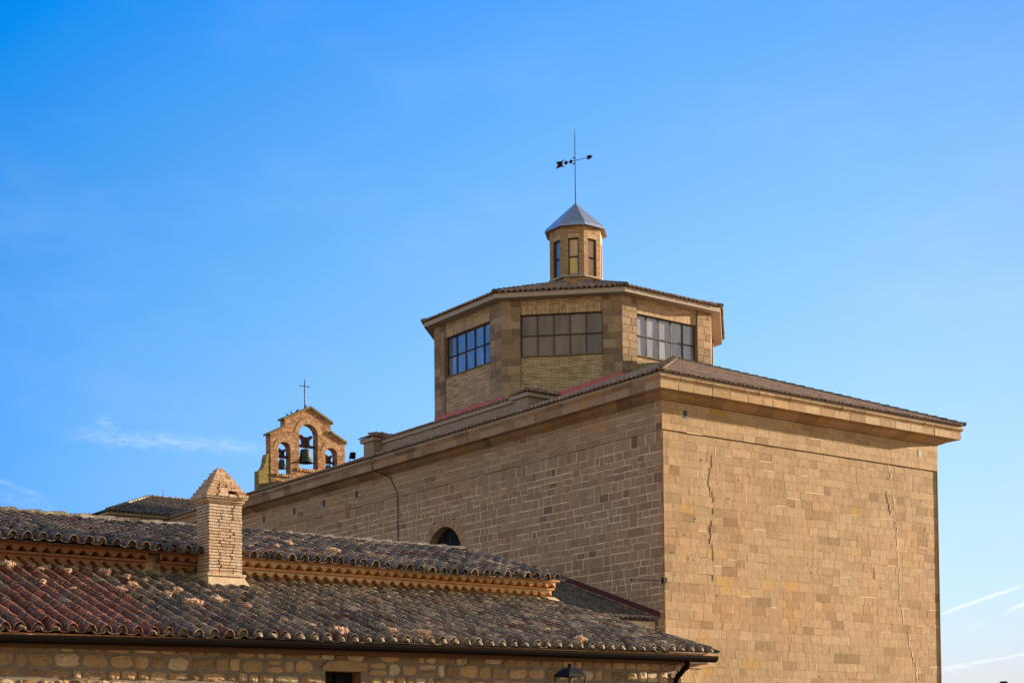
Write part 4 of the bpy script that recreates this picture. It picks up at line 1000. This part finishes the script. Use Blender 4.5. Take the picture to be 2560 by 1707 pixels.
# verge: one column of caps on the open end
# mortar plugs closing the tile ends at the eaves
for c in cl:
    p = Vector(lsurf(c, .0)); big = c > -2.2
    n_, mm = 8, 4; r0 = .082 if big else .07; vs = []
    for i in range(mm + 1):
        ph = (pi / 2) * i / mm
        for k in range(n_ + 1):
            th = pi * k / n_; j = U(.9, 1.1)
            vs.append(p + Vector((r0 * cos(ph) * cos(th) * j, -.005 - r0 * (.95 if big else .3) * sin(ph) * j, .012 + (.082 * cos(ph) * sin(th)) * j)))
    m.add(vs, [(i * (n_ + 1) + k, i * (n_ + 1) + k + 1, (i + 1) * (n_ + 1) + k + 1, (i + 1) * (n_ + 1) + k) for i in range(mm) for k in range(n_)], 1, R(), smooth=True)
lro = m.build('lower_roof', ['old_tile', 'tile_mortar'], house)
m = MB()   # mortar fillet where the lower roof meets the wall
x = XL
while x < XU:
    m.hexa([(x, BU - .16 + U(-.03, .03), Z(3.02)), (x + .5, BU - .16 + U(-.03, .03), Z(3.02)), (x + .5, BU + .02, Z(2.95)), (x, BU + .02, Z(2.95)), (x, BU - .06, Z(3.07)), (x + .5, BU - .06, Z(3.07)), (x + .5, BU + .01, Z(3.10)), (x, BU + .01, Z(3.10))], 0, .5); x += .5
m.build('mortar_fillet', ['wall_plaster'], lro)

# ---- cornice of corbelled tiles and brick slabs
def scallop_row(mb, x0, x1, zb, zt, yf, ptc, mat_face, mat_in, r=.062, amp=.055, gapf=None):
    n_ = int((x1 - x0) / ptc)
    for k in range(n_):
        xa = x0 + k * ptc; xb = xa + ptc; xm = (xa + xb) / 2 + U(-.006, .006)
        if gapf and gapf(xm): continue
        rr = r * U(.95, 1.05); am = amp * U(.9, 1.08); q = 8
        arc = [(xm - rr + 2 * rr * i / q, zb + am * (.5 - .5 * cos(2 * pi * i / q)) ** .8) for i in range(q + 1)]
        top = [(xa, zt)] + [(p[0], zt) for p in arc] + [(xb, zt)]; bot = [(xa, zb)] + arc + [(xb, zb)]
        nn_ = len(top); y = yf + U(-.006, .006)
        vs = [(p[0], y, p[1]) for p in bot] + [(p[0], y, p[1]) for p in top] + [(p[0], BU + .01, p[1] - .01) for p in bot]
        mb.add(vs, [(i, i + 1, nn_ + i + 1, nn_ + i) for i in range(nn_ - 1)], mat_face, R())
        mb.add(vs, [(i, i + 1, 2 * nn_ + i + 1, 2 * nn_ + i) for i in range(nn_ - 1)], mat_in, R())
        # the clay lip of the corbel tile
        lip = [(p[0], y - .012, p[1]) for p in arc] + [(p[0], y - .012, p[1] + .014) for p in arc]
        mb.add(lip + [(v_[0], y + .02, v_[2]) for v_ in lip], [(i, i + 1, q + 2 + i, q + 1 + i) for i in range(q)] + [(i, i + 1, 2 * q + 2 + i + 1, 2 * q + 2 + i) for i in range(q)] + [(q + 1 + i, q + 2 + i, 3 * q + 4 + i, 3 * q + 3 + i) for i in range(q)], mat_in, R())
def slab_row(mb, x0, x1, z0, z1, yf, mat, gapf=None):
    x = x0
    while x < x1 - .02:
        e = min(x1, x + U(.2, .3))
        if not (gapf and gapf((x + e) / 2)):
            j = U(-.008, .008)
            mb.box(x + .003, e - .003, yf + j, BU, z0, z1, mat, R())
        x = e
XC = -1.19
for nm_, xa, xb, mf, ms, mi in (('cornice', XC + .5, XU + .04, 'wall_plaster', 'slab_brick', 'tile_corbel'), ('cornice', XL, XC + .35, 'slab_brick_dark', 'slab_brick_dark', 'slab_brick_dark')):
    m = MB(); gf = (lambda x: -2.28 < x < -1.92) if xb < 0 else None
    gf1 = (lambda x: -2.22 < x < -2.05) if xb < 0 else None
    slab_row(m, xa, xb + .0, Z(3.365), Z(3.40), BU - .33, 1, None)
    scallop_row(m, xa, xb, Z(3.258), Z(3.363), BU - .27, .20, 0, 2, r=.082, amp=.07, gapf=gf1)
    slab_row(m, xa, xb - .03, Z(3.215), Z(3.253), BU - .20, 1, gf)
    scallop_row(m, xa, xb - .05, Z(3.11), Z(3.213), BU - .13, .20, 0, 2, r=.082, amp=.07, gapf=gf)
    m.build(nm_, [mf, ms, mi], house)

# ---- upper roof
SU = .257; YU = 3.42; zu = Z(3.375)
def usurf(c, t):
    return (c + .095 * t * max(0, min(1, c / 6)), YU + t, zu + t * SU + .015 * sin(c * 1.3) - .02 * sin(c * .5 + t))
m = MB()
cu = [XL + .243 * k for k in range(120) if XL + .243 * k < 6.2]
cu = [c + (6.16 - cu[-1]) for c in cu]
def ut_tint(c, j):
    x = R()
    if x < .012: return 1.0
    if x < .07: return U(.84, .92)
    if c > 0 and R() < .22: return U(.55, .74)
    return U(0, .42)
tiles(m, usurf, Vector((0, -SU, 1)).normalized(), cu, 11, seg=8, r=.089, hh=.114, E=.345, tint=ut_tint, jit=1.5)
m.quad((XL, YU, zu), (6.25, YU, zu), (6.6, 7.15, zu + 3.73 * SU), (XL, 7.15, zu + 3.73 * SU), 1, .1)
m.quad((XL, 7.15, zu + 3.73 * SU), (6.6, 7.15, zu + 3.73 * SU), (6.6, 10.9, zu), (XL, 10.9, zu), 0, .2, .2)
for c in cu:
    p = Vector(usurf(c, .03)); n_ = 6
    vs = [p + Vector((.08 * cos(pi * k / n_), U(-.01, .01), .015 + .075 * sin(pi * k / n_))) for k in range(n_ + 1)]
    m.add(vs, [tuple(range(n_ + 1))], 1, R())
uro = m.build('upper_roof', ['old_tile', 'tile_mortar'], house)
m = MB(); rx = XL
ridge(m, (6.5, 7.15, zu + 3.73 * SU + .045), (XL, 7.15, zu + 3.73 * SU + .045), L=.46, r=.12, h=.085, seg=8, tint=lambda: 1.0 if R() < .03 else U(0, .8), jit=2)
m.build('ridge_cap', ['ridge_tile'], uro)

# ---- chimney
def brick_shaft(mb, x0, x1, y0, y1, z0, z1, ch=.0505, jit=.006, wr=(.17, .27), mat=0, mort=1, proud=0):
    mb.box(x0 + .012, x1 - .012, y0 + .012, y1 - .012, z0, z1, mort)
    z = z0
    while z < z1 - .01:
        h = min(ch, z1 - z)
        for side in range(4):
            Ls = (x1 - x0) if side % 2 == 0 else (y1 - y0); s = 0
            while s < Ls - .01:
                w_ = min(U(*wr), Ls - s)
                if Ls - s - w_ < .06: w_ = Ls - s
                j = U(-jit, jit); g_ = .005; tn = R()
                f = {0: lambda u, d, z_: (x0 + u, y0 - d, z_), 1: lambda u, d, z_: (x1 + d, y0 + u, z_), 2: lambda u, d, z_: (x1 - u, y1 + d, z_), 3: lambda u, d, z_: (x0 - d, y1 - u, z_)}[side]
                P8 = [f(s + g_, -.02, z + g_), f(s + w_ - g_, -.02, z + g_), f(s + w_ - g_, -.02, z + h - g_), f(s + g_, -.02, z + h - g_)]
                F8 = [f(s + g_ + U(0, .006), j + U(-.003, .003), z + g_ + U(0, .004)), f(s + w_ - g_ - U(0, .006), j + U(-.003, .003), z + g_ + U(0, .004)), f(s + w_ - g_ - U(0, .006), j + U(-.004, .003), z + h - g_ - U(0, .005)), f(s + g_ + U(0, .006), j + U(-.004, .003), z + h - g_ - U(0, .005))]
                mb.hexa(P8 + F8, mat, tn * .9 if R() < .1 else .35 + .6 * tn); s += w_
        z += h
CX0, CX1, CY0, CY1 = -1.325, -.715, 3.20, 3.66
m = MB(); brick_shaft(m, CX0, CX1, CY0, CY1, Z(3.04), Z(4.225))
m.box(CX0 - .05, CX1 + .05, CY0 - .05, CY1 + .1, Z(3.00), Z(3.04), 0, .8)
cho = m.build('chimney', ['chimney_brick', 'mortar_grey'], house)
m = MB(); m.hexa([(CX0 - .05, CY0 - .10, Z(2.76)), (CX1 + .16, CY0 - .10, Z(2.76)), (CX1 + .12, CY1 + .1, Z(2.85)), (CX0 - .05, CY1 + .1, Z(2.85)), (CX0 - .02, CY0 - .02, Z(3.0)), (CX1 + .02, CY0 - .02, Z(3.0)), (CX1 + .02, CY1 + .1, Z(3.0)), (CX0 - .02, CY1 + .1, Z(3.0))], 0); m.build('base_mortar', ['wall_plaster'], cho)
m = MB()
for k, (o_, z0, z1) in enumerate(((.015, 4.225, 4.25), (.035, 4.25, 4.295), (.07, 4.295, 4.325))):
    m.box(CX0 - o_, CX1 + o_, CY0 - o_, CY1 + o_, Z(z0), Z(z1 - .002), 0, .35 + .1 * k)
# stepped pyramid of broken bricks with a smoke hole
cx, cy = (CX0 + CX1) / 2 + .0, (CY0 + CY1) / 2
nl = 9
for i in range(nl):
    hx = .335 * (1 - i / nl) + .045; hy = .275 * (1 - i / nl) + .045; hx += .008 * (i % 2); hy += .008 * (i % 2); z0 = 4.325 + i * .055; z1 = z0 + .052
    m.box(cx - hx + .08, cx + hx - .08, cy - hy + .08, cy + hy - .08, Z(z0), Z(z1 + .002), 1, .2) if hx > .14 else None
    for side in range(4):
        Ls = 2 * (hx if side % 2 == 0 else hy); s = 0
        f = {0: lambda u, d, z_: (cx - hx + u, cy - hy - d, z_), 1: lambda u, d, z_: (cx + hx + d, cy - hy + u, z_), 2: lambda u, d, z_: (cx + hx - u, cy + hy + d, z_), 3: lambda u, d, z_: (cx - hx - d, cy + hy - u, z_)}[side]
        while s < Ls - .01:
            w_ = min(U(.11, .25), Ls - s); w_ = Ls - s if Ls - s - w_ < .05 else w_
            if side == 0 and 1 <= i <= 3 and .48 * Ls < s + w_ / 2 < .74 * Ls: s += w_; continue
            j = U(-.008, .008); dz = U(-.003, .003)
            bk = [f(s + .003, -.1, Z(z0 + dz)), f(s + w_ - .003, -.1, Z(z0 + dz)), f(s + w_ - .003, -.1, Z(z1 + dz - .004)), f(s + .003, -.1, Z(z1 + dz - .004))]
            ft = [f(s + .003 + U(0, .01), j, Z(z0 + dz)), f(s + w_ - .003 - U(0, .01), j + U(-.01, .01), Z(z0 + dz)), f(s + w_ - .003 - U(0, .01), j + U(-.01, .005), Z(z1 + dz - .006)), f(s + .003, j, Z(z1 + dz - .006))]
            m.hexa(bk + ft, 0, U(0, .75)); s += w_
m.box(cx - .045, cx + .05, cy - .05, cy + .05, Z(4.325 + nl * .055), Z(4.325 + nl * .055 + .02), 0, .2)
m.build('chimney_cap', ['chimney_brick', 'crack'], cho)

# ---- gutter and downpipe
def gz(a): return Z(np.interp(a, [-13, -5.9, -2, .3, 1.8, 7], [1.57, 1.617, 1.672, 1.689, 1.692, 1.708])) - .04
m = MB(); gp = [(-.155, .045), (-.163, .052), (-.168, .045), (-.165, .01), (-.145, -.03), (-.11, -.055), (-.06, -.06), (-.02, -.045), (-.002, -.01), (0, .04)]
xs = [XL + .5 * k for k in range(40) if XL + .5 * k < 7.0] + [7.03]
extrude_profile(m, gp, [(lambda a: (lambda o_, z_: (a, o_ + .0, gz(a) + z_)))(a) for a in xs], 0, .5)
m.add([(7.03, p[0], gz(7.03) + p[1]) for p in gp[2:]], [tuple(range(len(gp) - 2))], 0, .5)
go = m.build('gutter', ['gutter_metal'], house)
m = MB(); x = XL + .3
while x < 7:
    if x > -8.5:
        m = MB(); m.prism([(-.165, .043), (.06, .043), (.06, .055), (-.165, .055)], lambda p: (x - .012, p[0], gz(x) + p[1]), lambda p: (x + .012, p[0], gz(x) + p[1]), 0)
        m.add([(x + q, y, gz(x) + z_) for q in (-.012, .012) for y, z_ in ((.0, -.05), (.02, -.05), (.02, .043), (.0, .043))], [(0, 1, 2, 3), (7, 6, 5, 4), (0, 1, 5, 4), (2, 3, 7, 6), (3, 0, 4, 7), (1, 2, 6, 5)], 0)
        m.build('gutter_bracket', ['gutter_metal'], go)
    x += .76
m = MB(); m.tube([(6.36, -.07, gz(6.4) - .04), (6.36, -.07, gz(6.4) - .10), (6.36, -.05, gz(6.4) - .16), (6.36, .03, gz(6.4) - .19), (6.38, .12, gz(6.4) - .25), (6.40, .23, gz(6.4) - .31), (6.41, .30, gz(6.4) - .40), (6.41, .30, .1)], [.065, .055] + [.048] * 6, 12)
m.build('downpipe', ['gutter_metal'], house)

# ================================================================== street lamp
lp = bpy.data.objects.new('street_lamp', None); COL.objects.link(lp); lp.location = (.915, 24.5, 0); lp.rotation_euler = (0, 0, radians(40))
lp['label'] = 'black four-sided street lantern on a post before the stone wall'; lp['category'] = 'street lamp'; lp['_o'] = [0, 0, 0]
zc = Z(1.225)
m = MB(); q = .178
def sq(r, z): return [(-r, -r, z), (r, -r, z), (r, r, z), (-r, r, z)]
rings = [(q + .004, zc - .028), (q + .006, zc - .004), (q * .95, zc + .022), (q * .62, zc + .085), (q * .36, zc + .112), (q * .22, zc + .118)]
vs = [p for r_, z_ in rings for p in sq(r_, z_)]
m.add(vs, [(i * 4 + k, i * 4 + (k + 1) % 4, (i + 1) * 4 + (k + 1) % 4, (i + 1) * 4 + k) for i in range(len(rings) - 1) for k in range(4)], 0)
m.lathe([(.034, zc + .115), (.034, zc + .14), (.042, zc + .172), (.044, zc + .178), (0, zc + .180)], 0, 0, 12)
m.build('cap', ['lamp_metal'], lp)
m = MB()
for k in range(4):
    sx, sy = (1, 1, -1, -1)[k], (1, -1, -1, 1)[k]; a = q * .97; b = q * .55
    m.tube([(sx * a, sy * a, zc - .02), (sx * a * .93, sy * a * .93, zc - .10), (sx * b, sy * b, zc - .42)], .011, 6)
m.add([p for r_, z_ in ((q * .55, zc - .42), (q * .6, zc - .44), (q * .2, zc - .5)) for p in sq(r_, z_)], [(i * 4 + k, i * 4 + (k + 1) % 4, (i + 1) * 4 + (k + 1) % 4, (i + 1) * 4 + k) for i in range(2) for k in range(4)], 0)
m.build('frame', ['lamp_metal'], lp)
m = MB(); m.tube([(0, 0, zc - .02), (0, 0, zc - .14)], .028, 10); m.lathe([(.028, zc - .14), (.045, zc - .18), (.04, zc - .26), (0, zc - .28)], 0, 0, 12); m.build('lamp_holder', ['lamp_metal'], lp)
m = MB(); m.tube([(0, 0, zc - .46), (0, 0, .5), (0, 0, 0)], [.035, .045, .09], 12); m.build('post', ['lamp_metal'], lp)

# ================================================================== far chimney
fh = bpy.data.objects.new('distant_house', None); COL.objects.link(fh); fh.location = (18.9, 60, 0); fh.rotation_euler = (0, 0, ROT); fh['_o'] = [0, 0, 0]
fh['label'] = 'distant low house with only its capped chimney pot showing beside the sunlit church wall'; fh['category'] = 'house'
m = MB(); m.box(-4, 4, -3, 3, 0, 3.9, 0); m.build('wall', ['plaster'], fh)
m = MB(); m.add([(-4.3, -3.3, 3.8), (4.3, -3.3, 3.8), (4.3, 3.3, 3.8), (-4.3, 3.3, 3.8), (-4.3, 0, 4.7), (4.3, 0, 4.7)], [(0, 1, 5, 4), (2, 3, 4, 5), (0, 3, 4), (1, 2, 5)], 0, .5, .5); m.build('roof', ['church_tile'], fh)
m = MB(); m.lathe([(.12, 4.3), (.12, Z(2.5)), (.13, Z(2.53)), (0, Z(2.53))], 0, 0, 12); m.lathe([(.15, Z(2.54)), (.165, Z(2.575)), (.15, Z(2.60)), (0, Z(2.615))], 0, 0, 12, 1); m.build('chimney', ['plaster', 'iron'], fh)
# chimney pots stand on the roof line
for o_ in list(bpy.data.objects):
    if '_o' in o_: del o_['_o']

# ================================================================== dry stonecrop growing between the tiles
def clump_mesh(nst, spread, hgt, seed, green=0):
    random.seed(seed); m = MB()
    for k in range(nst):
        r_ = spread * sqrt(R()); t = U(0, 2 * pi); x, y = r_ * cos(t), r_ * sin(t) * .8; h = hgt * U(.45, 1) * (1 - .4 * r_ / spread)
        lx, ly = x + U(-.03, .03), y + U(-.03, .03); gm_ = 1 if R() < green else 0
        if gm_: h *= .5
        m.tube([(x, y, -.04), ((x + lx) / 2, (y + ly) / 2, h * .5), (lx, ly, h)], [.004, .003, .002], 3, gm_, caps=False)
        for q in range(7 if not gm_ else 4):
            bx, by, bz = lx + U(-.018, .018), ly + U(-.018, .018), h * U(.6, 1.05); s_ = U(.005, .010)
            m.add([(bx + s_, by, bz), (bx - s_, by, bz), (bx, by + s_, bz), (bx, by - s_, bz), (bx, by, bz + s_), (bx, by, bz - s_)], [(0, 2, 4), (2, 1, 4), (1, 3, 4), (3, 0, 4), (2, 0, 5), (1, 2, 5), (3, 1, 5), (0, 3, 5)], gm_, R())
    return m
protos = []
for i, (n_, sp, h, gr) in enumerate(((60, .09, .12, .05), (42, .065, .10, 0), (90, .14, .12, .03), (26, .05, .07, .0), (40, .07, .10, .55))):
    mb = clump_mesh(n_, sp, h, 100 + i, gr); me = mb.build('tmp', ['stalk', 'green_leaf']); protos.append(me.data); bpy.data.objects.remove(me)
random.seed(5)
PL = [  # column coordinate, distance up the slope, which, turn, label
 (.75, .18, 2, 'widest dry pinkish stonecrop clump on the eaves tiles, straight below the chimney foot'),
 (-.72, .16, 2, 'full dry stonecrop clump at the eaves below and left of the chimney'),
 (4.0, .16, 0, 'dry stonecrop clump at the eaves nearest the street lantern'),
 (-1.0, .55, 3, 'thin tuft of dry stalks two tiles above the gutter left of the chimney'),
 (-3.1, 3.55, 0, 'tall dry stalk tuft under the damaged gap in the dark cornice'),
 (-2.55, 3.2, 4, 'tuft mixed with green leaves in the channel left of the chimney base'),
 (-2.8, 3.35, 1, 'pale stonecrop tuft just beside the green-leaved one'),
 (-3.75, 3.45, 1, 'dry tuft high on the dark tiles below the brown cornice'),
 (-4.15, 3.5, 4, 'small stonecrop tuft with green shoots near the top of the lower roof'),
 (-4.65, 3.6, 0, 'brown dry tuft at the top edge where red tiles begin'),
 (-4.45, 2.6, 1, 'lone stonecrop tuft standing among the red tiles'),
 (-4.1, 2.3, 3, 'tiny stonecrop tuft lower on the red tiles'),
 (-3.3, 2.4, 0, 'dry clump at the border of red and grey tiles'),
 (-2.95, 2.75, 1, 'dry clump on grey tiles above the border of the red ones'),
 (-2.6, 2.25, 0, 'dense pale clump in the middle of the grey tiles'),
 (-2.3, 2.5, 1, 'pale clump above and right of the dense middle one'),
 (-2.45, 1.65, 2, 'long trailing stonecrop clump low on the grey tiles'),
 (-1.9, 1.95, 0, 'stonecrop clump halfway between chimney and gutter'),
 (-1.55, 1.6, 1, 'sparse clump right of the trailing one'),
 (-1.75, 2.6, 3, 'small tuft on grey tiles below the chimney base'),
 (-1.35, .75, 1, 'stonecrop tuft above the gutter left of the full eaves clump'),
 (-3.6, 3.05, 3, 'very small tuft above the red and grey border'),
 (2.9, .2, 3, 'wispy dry tuft at the eaves before the lantern clump'),
 (6.0, .25, 3, 'wispy dry tuft at the eaves above the lit stones near the downpipe'),
 (.3, .25, 1, 'small tuft between the two widest eaves clumps'),
]
PU = [(.55, 1.2, 1, 'dry tuft on the upper roof nearest the chimney right side'), (1.05, 1.7, 0, 'round dry tuft on the upper roof a little right of the chimney'), (1.65, 1.1, 2, 'largest dry clump of the upper roof'),
      (2.5, 1.3, 1, 'dry tuft on the upper roof past the largest clump'), (3.4, .9, 3, 'faint dry tuft low on the upper roof')]
for lst, sf in ((PL, lsurf), (PU, usurf)):
    for c, t, k, lab in lst:
        o = bpy.data.objects.new('stonecrop', protos[k]); COL.objects.link(o); p = sf(c + .1, t)
        x, y = to_world(HO, p[0], p[1]); o.location = (x, y, p[2] + .07); o.rotation_euler = (0, 0, U(0, 6.28)); sc = U(.9, 1.25); o.scale = (sc, sc, sc)
        o['label'] = lab; o['category'] = 'plant'; o['group'] = 'dry stonecrop clumps on the house roofs'
